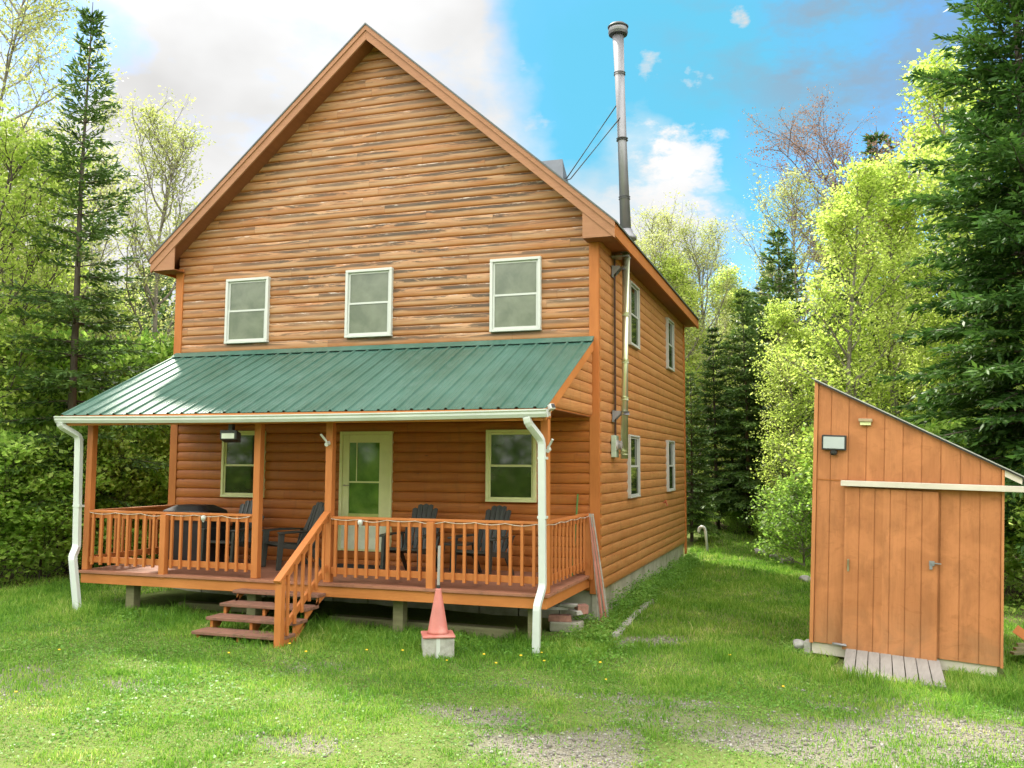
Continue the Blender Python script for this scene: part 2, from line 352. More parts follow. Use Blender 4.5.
# ------------------------------------------------------------------ grass
SH = (2.825, -1.05, .15); SHA = R_(-9.5)
def in_shed(x, y, m=0.0):
    dx = x-SH[0]; dy = y-SH[1]; u = dx*math.cos(SHA)+dy*math.sin(SHA); w = -dx*math.sin(SHA)+dy*math.cos(SHA)
    return (u > -.02-m) & (u < 2.05+m) & (w > -m) & (w < 2.5+m)
def blades(n, box, dens, hfun, wfun):
    x = rng.uniform(box[0], box[1], n); y = rng.uniform(box[2], box[3], n)
    d = np.hypot(x-CAM[0], y-CAM[1]); keep = rng.random(n) < dens(x, y, d)
    rx = (x-SH[0])*math.cos(SHA)+(y-SH[1])*math.sin(SHA); rw = -(x-SH[0])*math.sin(SHA)+(y-SH[1])*math.cos(SHA)
    keep &= ~((rx > .34) & (rx < 1.50) & (rw > -.76) & (rw < .1))
    keep &= ~((x > -7.35) & (x < .04) & (y > -.02) & (y < 8.6)); keep &= ~in_shed(x, y)
    keep &= ~((x > -7.1) & (x < -.1) & (y > -1.7+.25*(fnoise(x, y, 3)-.5)))
    x, y, d = x[keep], y[keep], d[keep]; k = len(x)
    h = hfun(x, y, d)*rng.uniform(.5, 1.25, k); w = wfun(d)*rng.uniform(.7, 1.3, k)
    th = rng.uniform(0, 2*np.pi, k); lean = h*rng.uniform(.1, .9, k); ph = rng.uniform(0, 2*np.pi, k)
    z = gz(x, y) + (fnoise(x, y, 1.2)-.5)*.05 - .01
    bx, by = np.cos(th)*w/2, np.sin(th)*w/2; lx, ly = np.cos(ph)*lean, np.sin(ph)*lean
    V = np.empty((k, 5, 3))
    V[:,0] = np.stack([x-bx, y-by, z], -1); V[:,1] = np.stack([x+bx, y+by, z], -1)
    V[:,2] = np.stack([x+bx*.8+lx*.35, y+by*.8+ly*.35, z+h*.6], -1); V[:,3] = np.stack([x-bx*.8+lx*.35, y-by*.8+ly*.35, z+h*.6], -1)
    V[:,4] = np.stack([x+lx, y+ly, z+h*np.sqrt(np.clip(1-.35*(lean/h)**2, .2, 1))], -1)
    i = np.arange(k)[:,None]*5
    tri = np.concatenate([i+[0,1,2], i+[0,2,3], i+[3,2,4]])
    return V.reshape(-1, 3), tri
def dens(x, y, d):
    f = np.clip((7/np.maximum(d, 5))**1.3, .12, 1.1)
    f = f*(1-.97*soil(x, y))*(1-.93*forest(x, y))*(.70+.6*sstep(.28, .6, fnoise(x+7, y-3, 1.1)))
    s = (x-CAM[0])*VR[0]+(y-CAM[1])*VR[1]; w = (x-CAM[0])*VF[0]+(y-CAM[1])*VF[1]
    return f*(np.abs(s) < .62*w + 1.4)*(w > 3.5)
def hgt(x, y, d):
    fg = sstep(-2.9, -3.6, y+.5*(fnoise(x, y, .7)-.5)); h = (1-.42*fg)*(.030 + .034*sstep(.42, .72, fnoise(x-20, y+31, .9)) + .06*sstep(.56, .74, fnoise(x, y, 3.1)))
    h = h*(1+.9*(np.random.default_rng(3).random(np.shape(x)) > .93))
    h = h + .05*sstep(-3.4, -2.2, y)*(y < -1.5)*(x < .6)*(x > -8) + .05*sstep(.22, .0, np.abs(y+1.95+.16*(x-2.8)))*(x > 2.4)*(1-((x>3.5)&(x<4.6)))
    return h + .02*sstep(7, 12, d)
V, T = blades(1800000, (-12.5, 8, -9, 15), dens, hgt, lambda d: .0034+.00050*d)
print('grass blades', len(V)//5)
o = np_mesh('grass', V, T, L_grass); tag(o, 'green spring lawn grass growing all over the yard', 'grass', kind='stuff')

# flat leaves: rhombi with a fold
def leaf_quads(c, size, up=.35, asp=.62, r=None):
    r = r or rng; k = len(c); n = r.normal(size=(k, 3)); n[:,2] = np.abs(n[:,2]) + up; n /= np.linalg.norm(n, axis=1)[:,None]
    a = np.cross(n, r.normal(size=(k, 3))); a /= np.linalg.norm(a, axis=1)[:,None]; b = np.cross(n, a)
    s = (size*r.uniform(.6, 1.35, k))[:,None]
    V = np.empty((k, 4, 3)); V[:,0] = c-a*s*.5; V[:,1] = c+b*s*asp*.5-n*s*.08; V[:,2] = c+a*s*.5; V[:,3] = c-b*s*asp*.5-n*s*.08
    return V.reshape(-1, 3), np.arange(k*4).reshape(-1, 4)
# weeds by the deck, foundation and shed
def weed_points():
    P = []
    def clump(x, y, h, r, n):
        c = rng.normal(size=(n, 3))*[r, r, 0]; t_ = rng.random(n)**.6; c[:,2] = t_*h*(1-.5*np.clip(np.hypot(c[:,0], c[:,1])/(2*r), 0, 1)); c[:,0] += x; c[:,1] += y; c[:,2] += gz(c[:,0], c[:,1])
        P.append(c)
    for i in range(120):                                  # strip along the foundation
        y = rng.uniform(-.1, 8.4); x = rng.uniform(.08, .36)+.05*math.sin(y*2); clump(x, y, rng.uniform(.14, .40)*(1 if y > 1 else 1.2), .10, 110)
    for i in range(34): clump(rng.uniform(-.25, .45), rng.uniform(-1.9, -.2), rng.uniform(.10, .30), .09, 90)
    for i in range(95): clump(rng.uniform(-3.0, .8), rng.uniform(-2.85, -1.75), rng.uniform(.05, .13), .09, 45)
    for i in range(30): clump(rng.uniform(-7.2, -4.3), rng.uniform(-2.5, -1.9), rng.uniform(.05, .11), .09, 40)
    for i in range(14): clump(rng.uniform(2.5, 3.0), rng.uniform(-1.2, -.4), rng.uniform(.06, .14), .08, 45)
    for i in range(260):                                   # clover in the lawn
        x = rng.uniform(-8, 5); y = rng.uniform(-7, -2.4)
        if fnoise(x, y, .8) > .5 and soil(x, y) < .2 and not in_shed(x, y, .2): clump(x, y, .04, .16, 60)
    return np.concatenate(P)
wp = weed_points(); k = 170000; x = rng.uniform(-9, 6, k); y = rng.uniform(-7.4, -2.2, k)
keep = (rng.random(k) < .30+.9*sstep(.45, .65, fnoise(x-9, y+4, 1.3))) & (soil(x, y) < .35) & ~in_shed(x, y, .1); x, y = x[keep], y[keep]
V1, F1 = leaf_quads(wp, .034, up=1.2, asp=.75); V2, F2 = leaf_quads(np.stack([x, y, gz(x, y)+(fnoise(x, y, 1.2)-.5)*.05+rng.uniform(.0, .03, len(x))], -1), .019, up=2.0, asp=.9)
V = np.concatenate([V1, V2]); F = np.concatenate([F1, F2+len(V1)])
o = np_mesh('weeds', V, F, L_weed); tag(o, 'low leafy weeds along the foundation, the deck edge and in the lawn', 'weeds', kind='stuff')

# gravel in the bare patches
k = 150000; x = rng.uniform(-6, 6.5, k); y = rng.uniform(-7.3, .5, k); keep = rng.random(k) < soil(x, y)*.9; x, y = x[keep], y[keep]; k = len(x)
s = rng.uniform(.004, .013, k)*(1+1.1*(rng.random(k) > .93)); z = gz(x, y)+(fnoise(x, y, 1.2)-.5)*.05-.03*soil(x, y)+s*.25
octa = np.array([(1,0,0),(0,1,0),(-1,0,0),(0,-1,0),(0,0,.7),(0,0,-.7)])
V = np.stack([x, y, z], -1)[:,None,:] + (octa[None]*rng.uniform(.6, 1.3, (k, 6, 1)))*s[:,None,None]
fc = np.array([(0,1,4),(1,2,4),(2,3,4),(3,0,4),(1,0,5),(2,1,5),(3,2,5),(0,3,5)])
t = NT('gravel'); ge = t.n('ShaderNodeNewGeometry'); m_gravel = t.pbr(t.ramp(ge.outputs['Random Per Island'], [(0, (.12, .105, .085)), (.6, (.22, .205, .18)), (1, (.36, .345, .31))]), .9)
o = np_mesh('gravel', V.reshape(-1, 3), (np.arange(k)[:,None,None]*6+fc[None]).reshape(-1, 3), m_gravel); tag(o, 'small grey stones in the worn patches of the yard', 'gravel', kind='stuff')

# ------------------------------------------------------------------ cabin
W, L = 7.3, 8.55; ZS, ZD, HL = .466, .70, .150
ZP, ZPE, DP, D = 4.036, 2.906, 2.44, 2.18
ZR, ZE, OH, OE = 9.144, 5.656, .35, .33
SL = (ZR-ZE)/(W/2+OE)
house = thing('log_cabin', 'two storey orange log sided cabin with green roofed front porch', 'house')

def log_wall(u0, u1, z0, z1, clip=None, ystart=0.0):
    mb = MB(); n = int(math.ceil((z1-z0)/HL)); S = 8
    for i in range(n):
        a = z0+i*HL; prev = None
        for k in range(S+1):
            th = math.pi*k/S; z = a+HL*(1-math.cos(th))/2
            if z > z1+1e-6: z = z1
            bul = .002+.027*math.sin(th)**.75 if 0 < k < S else 0
            l, r = (u0, u1) if clip is None else clip(z)
            if r-l < .01: break
            cur = ((l, ystart-bul, z), (r, ystart-bul, z))
            if prev: mb.add([prev[0], prev[1], cur[1], cur[0]], [(0,1,2,3)])
            prev = cur
    return mb
def gable_clip(z):
    top = ZE+SL*OE-.16   # underside of roof at the wall line
    if z <= top: return (-W, 0)
    d = (z-top)/SL; return (-W+d, -d)
front = log_wall(-W, 0, ZS, ZR-.18, gable_clip).build('wall', m_log_front, house, smooth=True, label='weathered, peeling gable wall of the cabin')
# the sheltered lower front keeps its stain: same mesh kind, own part under the porch roof
log_wall(-W, 0, ZS, ZP-.25, None, -.006).build('porch_wall', m_log, house, smooth=True, label='deep orange log wall sheltered by the porch')
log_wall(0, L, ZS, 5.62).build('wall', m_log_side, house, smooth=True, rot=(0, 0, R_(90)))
o = log_wall(0, L, ZS, 5.62).build('wall', m_log, house, smooth=True, rot=(0, 0, R_(-90))); o.location = (-W, L, 0)
o = log_wall(0, W, ZS, ZR-.18, lambda z: (gable_clip(z)[0]+W, gable_clip(z)[1]+W)).build('wall', m_log, house, smooth=True, rot=(0, 0, R_(180))); o.location = (0, L, 0)
# backing so that no light leaks
mb = MB(); mb.prism([(-W+.02, ZS+.012), (-.02, ZS+.012), (-.02, 5.5), (-W/2, 8.85), (-W+.02, 5.5)], 1, .02, L-.02); mb.build('wall_core', m_soffit, house)
# foundation
mb = MB()
for i in range(14):
    a = i*L/14; mb.box(-.10, -.025-.004*(i % 2), a+.004, a+L/14-.004, -.3, ZS+.005)
for i in range(12):
    a = -W+i*W/12; mb.box(a+.03, a+W/12+.01 if i < 11 else -.105, .03+.004*(i % 2), .12, -.3, ZS-.005)
mb.box(-W+.03, -W+.13, .13, L-.1, -.3, ZS); mb.box(-W+.03, -.11, L-.1, L-.02, -.3, ZS)
mb.build('foundation', m_conc, house, bevel=.004)
# corner boards
mb = MB(); mb.box(-.120, .024, -.04, -.001, ZS-.04, 5.52); mb.box(.001, .0242, -.001, .105, ZS-.04, 5.50); mb.build('corner_board', m_trim, house, bevel=.004)
mb = MB(); mb.box(-W-.045, -W+.10, -.045, -.001, ZS-.04, 5.52); mb.box(-W-.0452, -W-.001, -.001, .1, ZS-.04, 5.5); mb.build('corner_board', m_trim, house, bevel=.004)
mb = MB(); mb.box(.001, .045, L-.09, L+.04, ZS-.25, 5.5); mb.build('corner_board', m_trim, house, bevel=.004)
# roof
th = .17; Y0, Y1 = -OH, L+OH
roof_mb = MB()
pl = [(-W-OE, ZE), (-W/2, ZR), (OE, ZE)]
def slab(mb, dz0, dz1, y0, y1, ext=0):
    e = ext; z = lambda x: ZR-SL*abs(x+W/2)
    for s_ in (-1, 1):
        xe = -W/2 + s_*(W/2+OE+e); zz = z(xe)
        mb.prism([(xe, zz+dz0), (-W/2, ZR+dz0), (-W/2, ZR+dz1), (xe, zz+dz1)], 1, y0, y1)
mb = MB(); slab(mb, 0.002, .03, Y0-.03, Y1+.03, .03); roof = mb.build('roof', m_dark_roof, house)
mb = MB(); slab(mb, -.20, -.02, Y0+.04, Y1-.04, -.04); mb.build('soffit', m_soffit, roof)
for y0, y1 in ((Y0, Y0+.035), (Y1-.035, Y1)):
    mb = MB(); slab(mb, -.235, 0, y0, y1, 0); mb.build('rake_board', m_fascia, roof, bevel=.003)
    if y0 == Y0: mbt = MB(); slab(mbt, -.085, .001, y0-.018, y0-.001, .005); mbt.build('rake_trim', m_fascia, roof)
ZSF = ZE-.17
for s_ in (-1, 1):
    xw = -W/2+s_*(W/2); xe = -W/2+s_*(W/2+OE); a, b = sorted((xw+s_*.0, xe-s_*.03))
    mb = MB(); mb.box(a+.0, b, Y0+.04, Y1-.04, ZSF, ZSF+.015); mb.build('eave_soffit', m_soffit, roof)
    a, b = sorted((xe-s_*.028, xe+s_*.004)); mb = MB(); mb.box(a, b, Y0+.003, Y1-.003, ZSF-.035, ZE-.005); mb.build('fascia', m_trim, roof, bevel=.003)
    # boxed return at the gable corner
    xi = xw-s_*.14; zi = ZR-SL*abs(xi+W/2); zz = ZE
    poly = [(xi, ZSF-.035), (xe-s_*.03, ZSF-.035), (xe-s_*.03, zz+.0-.05), (xi, zi-.10)]
    mb = MB(); mb.prism(poly, 1, Y0+.012, Y0+.03); mb.build('eave_return', m_fascia, roof)
    a, b = sorted((xi, xe-s_*.03)); mb = MB(); mb.box(a, b, Y0+.036, -.046, ZSF-.034, ZSF-.02); mb.build('eave_return', m_soffit, roof)
# metal hood on the roof by the chimney
def zroof(x): return ZR-SL*abs(x+W/2)+.03
mb = MB(); hx0, hx1, hy = -1.25, -.72, 1.05; zt = 7.13; zb = zroof(hx1)-.1
mb.add([(hx0-.2, hy, zt), (hx1-.10, hy, zt), (hx1, hy-.30, zb), (hx1, hy+.30, zb), (hx0-.3, hy-.42, zroof(hx0-.3)), (hx0-.3, hy+.42, zroof(hx0-.3))],
       [(0,4,2,1), (0,1,3,5), (1,2,3), (4,0,5), (2,4,5,3)]); mb.build('roof_hood', plain('dull grey metal', (.13,.145,.16), .5, .4, var=.1), house)

# windows
def window(x0, x1, z0, z1, mf, mg, rot=None, label=None, split=.5, fw=.043, dp=.086):
    "front plane y=0; rotated copies for the side wall"
    y = -dp; mb = MB()
    mb.box(x0, x1, y, -.002, z1-fw, z1); mb.box(x0, x1, y-.006, -.002, z0, z0+fw*.9)
    mb.box(x0, x0+fw, y, -.002, z0+fw*.9+.0015, z1-fw-.0015); mb.box(x1-fw, x1, y, -.002, z0+fw*.9+.0015, z1-fw-.0015)
    f = mb.build('window', mf, house, bevel=.004, label=label)
    zm = z0+(z1-z0)*split; iw = .028; xa, xb = x0+fw+.002, x1-fw-.002; za, zb = z0+fw*.9+.002, z1-fw-.002
    s1 = MB(); yy = y+.018
    for a, b, dy in ((za, zm+.012, 0), (zm-.012, zb, .016)):
        s1 = MB(); s1.box(xa, xa+iw, yy+dy, yy+dy+.02, a, b); s1.box(xb-iw, xb, yy+dy, yy+dy+.02, a, b)
        s1.box(xa+iw+.001, xb-iw-.001, yy+dy, yy+dy+.02, a, a+iw); s1.box(xa+iw+.001, xb-iw-.001, yy+dy, yy+dy+.02, b-iw, b); s1.build('sash', mf, f)
        p = MB(); p.box(xa+iw*.5, xb-iw*.5, yy+dy+.010, yy+dy+.016, a+iw*.5, b-iw*.5); p.build('pane', mg, f)
    if rot: f.rotation_euler = (0, 0, rot)
    return f
window(-6.31, -5.49, 4.20, 5.28, m_white, m_screen); window(-4.07, -3.26, 4.21, 5.29, m_white, m_screen); window(-1.635, -.84, 4.20, 5.30, m_white, m_screen)
window(-6.285, -5.485, 1.685, 2.76, m_cream, m_glass, split=.48); window(-1.68, -.905, 1.69, 2.745, m_cream, m_glass)
for a, b, z0, z1 in ((2.05, 2.85, 4.22, 5.30), (5.98, 6.78, 4.22, 5.28), (1.95, 2.78, 1.70, 2.73), (5.88, 6.70, 1.70, 2.74)):
    window(a, b, z0, z1, m_greywhite, m_glass, rot=R_(90), fw=.030, dp=.078)
# door
mb = MB(); x0, x1, z0, z1 = -4.115, -3.215, .90, 2.735
mb.box(x0, x0+.05, -.075, -.002, z0, z1); mb.box(x1-.05, x1, -.075, -.002, z0, z1); mb.box(x0+.051, x1-.051, -.075, -.002, z1-.05, z1)
door = mb.build('door', m_cream, house, bevel=.004, label='cream front door with a long glass pane')
mb = MB(); gx0, gx1, gz0, gz1 = -3.95, -3.43, 1.47, 2.56
mb.box(x0+.053, gx0, -.06, -.03, z0, z1-.053); mb.box(gx1, x1-.053, -.06, -.03, z0, z1-.053); mb.box(gx0+.001, gx1-.001, -.06, -.03, gz1, z1-.053); mb.box(gx0+.001, gx1-.001, -.06, -.03, z0, 1.33)
mb.build('door_panel', m_cream, door, bevel=.003)
mb = MB(); mb.box(gx0+.001, gx1-.001, -.062, -.032, 1.331, gz0); mb.build('door_panel', plain('pale yellow panel', (.42, .47, .14), .5), door)
mb = MB(); mb.box(gx0, gx1, -.047, -.042, gz0, gz1); mb.build('pane', m_doorglass, door)
mb = MB(); mb.box(gx0, gx1, -.055, -.049, 1.94, 1.965); mb.box(gx0+.12, gx0+.135, -.055, -.0495, 1.965, gz1); mb.build('glazing_bar', m_cream, door)
mb = MB(); mb.tube([(x0+.1, -.062, 1.9), (x0+.1, -.11, 1.9)], .012); mb.tube([(x0+.1, -.105, 1.9), (x0+.19, -.105, 1.9)], .010); mb.build('handle', m_brass, door)
mb = MB(); mb.box(gx0-.13, gx1+.13, -.068, -.0605, .93, 1.30); mb.build('kick_plate', plain('white kick plate', (.68, .72, .58), .4), door)

# ---- porch roof
y_w, z_w, y_e, z_e = -.02, ZP, -DP, ZPE
sl = (z_w-z_e)/(y_w-y_e)
ny_ = Vector((0, -sl, 1)).normalized()
xs0, xs1 = -7.30, -.05
mb = MB(); d0 = Vector((0, y_e, z_e)); d1 = Vector((0, y_w, z_w))
prof = []; x = xs0; rib = .2286
while x < xs1-.02:
    prof += [(x, 0), (x+.012, .022), (x+.038, .022), (x+.05, 0)]
    for f in (.36, .68): prof += [(x+.05+(rib-.05)*f-.008, 0), (x+.05+(rib-.05)*f, .004), (x+.05+(rib-.05)*f+.008, 0)]
    x += rib
prof.append((xs1, 0)); prof = [p for p in prof if p[0] <= xs1]
vs = []; fs = []
for i, (px, h) in enumerate(prof):
    for base, y in ((d0, 0), (d1, 0)):
        p = base+ny_*h; vs.append((px, p.y, p.z))
    for base in (d0, d1):
        p = base+ny_*(h-.004); vs.append((px, p.y, p.z))
    if i: j = 4*i; k = j-4; fs += [(k, j, j+1, k+1), (k+2, k+3, j+3, j+2), (k, k+2, j+2, j)]
mb.add(vs, fs)
proof = mb.build('porch_roof', m_green_roof, house, label='ribbed green metal porch roof')
mb = MB()                                                   # deck under the metal
q = lambda y, off: z_w+(y-y_w)*sl+off
mb.prism([(y_e+.03, q(y_e+.03, -.012)), (y_w, q(y_w, -.012)), (y_w, q(y_w, -.06)), (y_e+.03, q(y_e+.03, -.06))], 0, xs0+.02, xs1-.02); mb.build('roof_sheathing', m_soffit, proof)
for xx in (xs0+.0, xs1-.035):
    mb = MB(); mb.prism([(y_e+.0, q(y_e, -.008)), (y_w-.03, q(y_w-.03, -.008)), (y_w-.03, q(y_w-.03, -.15)), (y_e, q(y_e, -.15))], 0, xx, xx+.034); mb.build('rake_board', m_rimx, proof, bevel=.003)
mb = MB(); mb.box(xs0+.04, xs1-.04, y_e-.006, y_e+.022, z_e-.15, z_e-.01); mb.build('fascia', m_rimx, proof, bevel=.003)
mb = MB(); mb.box(xs0+.05, xs1-.05, y_e+.2, -.05, 2.915, 2.925); mb.build('ceiling', m_soffit, proof)
mb = MB(); mb.box(xs0+.05, xs1-.05, -2.19, -2.05, 2.80, 2.912); mb.build('beam', m_trim, proof, bevel=.004)
mb = MB(); mb.prism([(-.005, z_w+.045), (-.05, z_w+.045), (-.16, q(-.16, .03)), (-.16, q(-.16, .026)), (-.005, z_w+.02)], 0, xs0, xs1); mb.build('flashing', m_green_roof, proof)
# sided triangle at each end of the porch roof
for xx, rot in ((-.10, 90), (-W+.1, -90)):
    ztri = 2.95
    def clip(z, xx=xx):
        yl = y_w-(z_w-.1-z)/sl      # y where the roof underside is at height z
        return (max(yl, y_e+.05), -.05) if rot == 90 else (.05, -max(yl, y_e+.05))
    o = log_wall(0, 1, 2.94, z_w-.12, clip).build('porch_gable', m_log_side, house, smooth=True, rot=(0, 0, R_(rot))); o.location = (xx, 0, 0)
    mb = MB(); s_ = 1 if rot == 90 else -1; a, b = sorted((xx-s_*.05, xx+s_*.004)); mb.box(a, b, -2.04, -.05, 2.925, 2.938); mb.build('gable_sill', m_trim, proof)
# gutter
mb = MB(); gy0 = y_e-.008
gp = [(gy0, -.005), (gy0, -.10), (gy0-.06, -.10), (gy0-.085, -.06), (gy0-.085, -.035), (gy0-.10, -.02), (gy0-.10, -.005), (gy0-.094, -.005), (gy0-.092, -.018), (gy0-.078, -.036), (gy0-.078, -.058), (gy0-.057, -.094), (gy0-.006, -.094), (gy0-.006, -.005)]
N = 12
for i in range(N):
    a = xs0-.02+(xs1-xs0+.05)*i/N; b = xs0-.02+(xs1-xs0+.05)*(i+1)/N; za = z_e-.012-.022*math.sin(math.pi*i/N)**.8; zb = z_e-.012-.022*math.sin(math.pi*(i+1)/N)**.8
    n = len(gp); mb.add([(a, p[0], za+p[1]) for p in gp]+[(b, p[0], zb+p[1]) for p in gp], [(k, (k+1) % n, n+(k+1) % n, n+k) for k in range(n)])
for xx in (xs0-.02, xs1+.03): mb.prism([(gy0, z_e-.017), (gy0, z_e-.112), (gy0-.06, z_e-.112), (gy0-.085, z_e-.07), (gy0-.1, z_e-.03), (gy0-.1, z_e-.017)], 0, xx-.002, xx+.002)
gut = mb.build('gutter', m_gutter, house)
def downspout(pts, w=.085, h=.065):
    mb = MB(); n = 4; rings = []
    P = [Vector(p) for p in pts]
    # round the corners a little
    Q = [P[0]]
    for i in range(1, len(P)-1):
        for t_ in (-.5, 0, .5):
            a = P[i-1] if t_ < 0 else P[i+1]; Q.append(P[i] if t_ == 0 else P[i]+(a-P[i]).normalized()*.045)
        Q[-2] = (Q[-1]+Q[-3])/2*.6+P[i]*.4
    Q.append(P[-1]); vs = []
    for i, p in enumerate(Q):
        d = (Q[min(i+1, len(Q)-1)]-Q[max(i-1, 0)]).normalized(); sd = Vector((1,0,0)) if abs(d.x) < .75 else Vector((0,0,1)); sd = (sd-d*sd.dot(d)).normalized(); u = d.cross(sd)
        for a, b in ((-1,-1),(0,-1),(1,-1),(1,1),(0,1),(-1,1)): vs.append(p+sd*a*w/2+u*b*h/2*(1.12 if a == 0 else 1))
    m = 6; fs = [(i*m+k, i*m+(k+1) % m, (i+1)*m+(k+1) % m, (i+1)*m+k) for i in range(len(Q)-1) for k in range(m)]
    mb.add(vs, fs); return mb
ds = downspout([(-.27, gy0-.05, z_e-.11), (-.26, gy0-.05, z_e-.17), (-.145, -2.30, z_e-.38), (-.14, -2.27, .80), (-.15, -2.46, .60), (-.16, -2.46, .075)]).build('downspout', m_gutter, house, bevel=.006)
for zz in (1.6, 2.3): mb = MB(); mb.box(-.195, -.085, -2.315, -2.225, zz, zz+.03); mb.build('strap', m_gutter, ds)
ds = downspout([(-7.24, gy0-.05, z_e-.11), (-7.24, gy0-.05, z_e-.15), (-7.09, -2.30, z_e-.30), (-7.07, -2.27, 1.03), (-6.95, -2.46, .92), (-6.81, -2.46, .13)], .10).build('downspout', m_gutter, house, bevel=.006)
mb = MB(); mb.box(-7.13, -7.01, -2.32, -2.22, 1.6, 1.63); mb.build('strap', m_gutter, ds)

# ---- deck
xd0, xd1 = -7.06, -.12
mb = MB(); nb = 16; bw = (D-.02)/nb
for i in range(nb): y = -D-.03+i*bw; mb.box(xd0-.03, xd1+.03, y+.002, y+bw-.004, ZD-.036, ZD)
deck = mb.build('porch_deck', m_deck, house, bevel=.003)
mb = MB(); mb.box(xd0, xd1, -D, -D+.04, .525, ZD-.038); mb.box(xd1-.04, xd1, -D+.041, -.05, .525, ZD-.038); mb.box(xd0, xd0+.04, -D+.041, -.05, .525, ZD-.038); mb.build('rim_board', m_rimx, deck, bevel=.004)
mb = MB()
for i in range(1, 17): x = xd0+.1+(xd1-xd0-.2)*i/17; mb.box(x-.02, x+.02, -D+.05, -.05, .53, ZD-.04)
mb.build('joist', m_timber, deck)
for x, y in ((-6.3, -1.98), (-2.16, -1.9), (-4.35, -1.9), (-.35, -1.9)):
    mb = MB(); mb.box(x-.07, x+.07, y-.07, y+.07, -.1, .525); mb.build('support_post', m_timber, deck, bevel=.005)
# posts
for x in (-7.05, -4.215, -3.115, -.165):
    mb = MB(); mb.box(x-.05, x+.05, -2.13, -2.03, ZD+.001, 2.799); mb.build('post', m_rail, house, bevel=.006)
# railing
def railing(p, q, posts=(), name='railing', sp=.148, bh=.018):
    p = Vector(p); q = Vector(q); d = (q-p); Lr = d.length; d.normalize(); sd = Vector((d.y, -d.x, 0))  # outward side
    if sd.y > 0 or (abs(sd.y) < .1 and (sd.x*(1 if p.x > -3 else -1)) < 0): sd = -sd
    zt = ZD+.835
    mb = MB(); mb.beam(p+Vector((0,0,zt)), q+Vector((0,0,zt)), .09, .032); mb.beam(p+Vector((0,0,zt-.056)), q+Vector((0,0,zt-.056)), .035, .075)
    r = mb.build(name, m_rail, house, bevel=.004)
    mb = MB(); mb.beam(p+Vector((0,0,ZD+.15)), q+Vector((0,0,ZD+.15)), .035, .085); mb.build('bottom_rail', m_rail, r, bevel=.004)
    n = max(2, round(Lr/sp)); 
    b0 = MB(); b0.box(-bh, bh, -bh, bh, ZD+.08, zt-.02); bal = None
    for i in range(n):
        s = (i+.5)/n*Lr; pos = p+d*s+sd*.037
        if any(abs(s-ps) < .075 for ps in posts): continue
        if bal is None: bal = b0.build('baluster', m_rail, r, bevel=.003); bal.location = pos
        else: c_ = bal.copy(); c_.location = pos; C.objects.link(c_); c_.parent = r
        
    for s in posts:
        pos = p+d*s+sd*.055; mb = MB(); mb.box(pos.x-.047, pos.x+.047, pos.y-.047, pos.y+.047, ZD-.06, zt-.018); mb.build('rail_post', m_rail, r, bevel=.005)
    return r
railing((-6.998, -2.09, 0), (-4.267, -2.09, 0), (1.33,))
railing((-3.063, -2.09, 0), (-.217, -2.09, 0), (1.43,))
railing((-.165, -2.027, 0), (-.165, -.06, 0), (1.90,), sp=.172, bh=.0125)
railing((-7.05, -2.027, 0), (-7.05, -.06, 0), (1.90,))

# ---- steps
sx0, sx1 = -4.36, -3.08
mb0 = []; zst = (.575, .445, .315, .185); yst = (-2.36, -2.63, -2.90, -3.17)
stp = MB(); 
def stringer(x, w=.04):
    pts = [(-D-.002, .53), (-D-.002, zst[0]-.041)]
    for i in range(4):
        if i: pts += [(yst[i-1]+.02, zst[i-1]-.041-.002), (yst[i-1]+.02, zst[i]-.041)]
    pts += [(yst[3]+.03, zst[3]-.041), (yst[3]+.03, .05), (yst[3]+.26, .03), (-2.5, .38)]
    mb = MB(); mb.prism(pts[::-1], 0, x-w/2, x+w/2); return mb
steps = stringer(sx1-.03).build('steps', m_rail, house, label='four tread wooden porch steps with one handrail')
for x in ((sx0+sx1)/2, sx0+.06): stringer(x).build('stringer', m_rail, steps)
for z, y in zip(zst, yst):
    mb = MB(); mb.box(sx0, sx1, y-.02, y+.125, z-.04, z); mb.box(sx0, sx1, y+.131, min(y+.285, -D-.004), z-.04, z); mb.build('tread', m_tread, steps, bevel=.006)
xh = -3.115; b_lo = Vector((xh, -3.21, .86)); b_hi = Vector((xh, -2.14, 1.60))
mb = MB(); mb.box(xh-.045, xh+.045, -3.235, -3.145, .05, .86); mb.build('newel_post', m_rail, steps, bevel=.005)
mb = MB(); mb.beam(b_lo+Vector((0, -.06, -.02)), b_hi, .095, .035); mb.beam(b_lo+Vector((0, .02, -.06)), b_hi+Vector((0, 0, -.075)), .035, .07); mb.build('handrail', m_rail, steps, bevel=.004)
mb = MB(); mb.beam(b_lo+Vector((0, .0, -.66)), b_hi+Vector((0, -.0, -.70)), .035, .08); mb.build('bottom_rail', m_rail, steps, bevel=.004)
for i in range(6):
    f = (i+.8)/6.6; p = b_lo.lerp(b_hi, f); mb = MB(); mb.box(xh+.018, xh+.052, p.y-.018, p.y+.018, p.z-.76, p.z-.05); mb.build('baluster', m_rail, steps, bevel=.003)

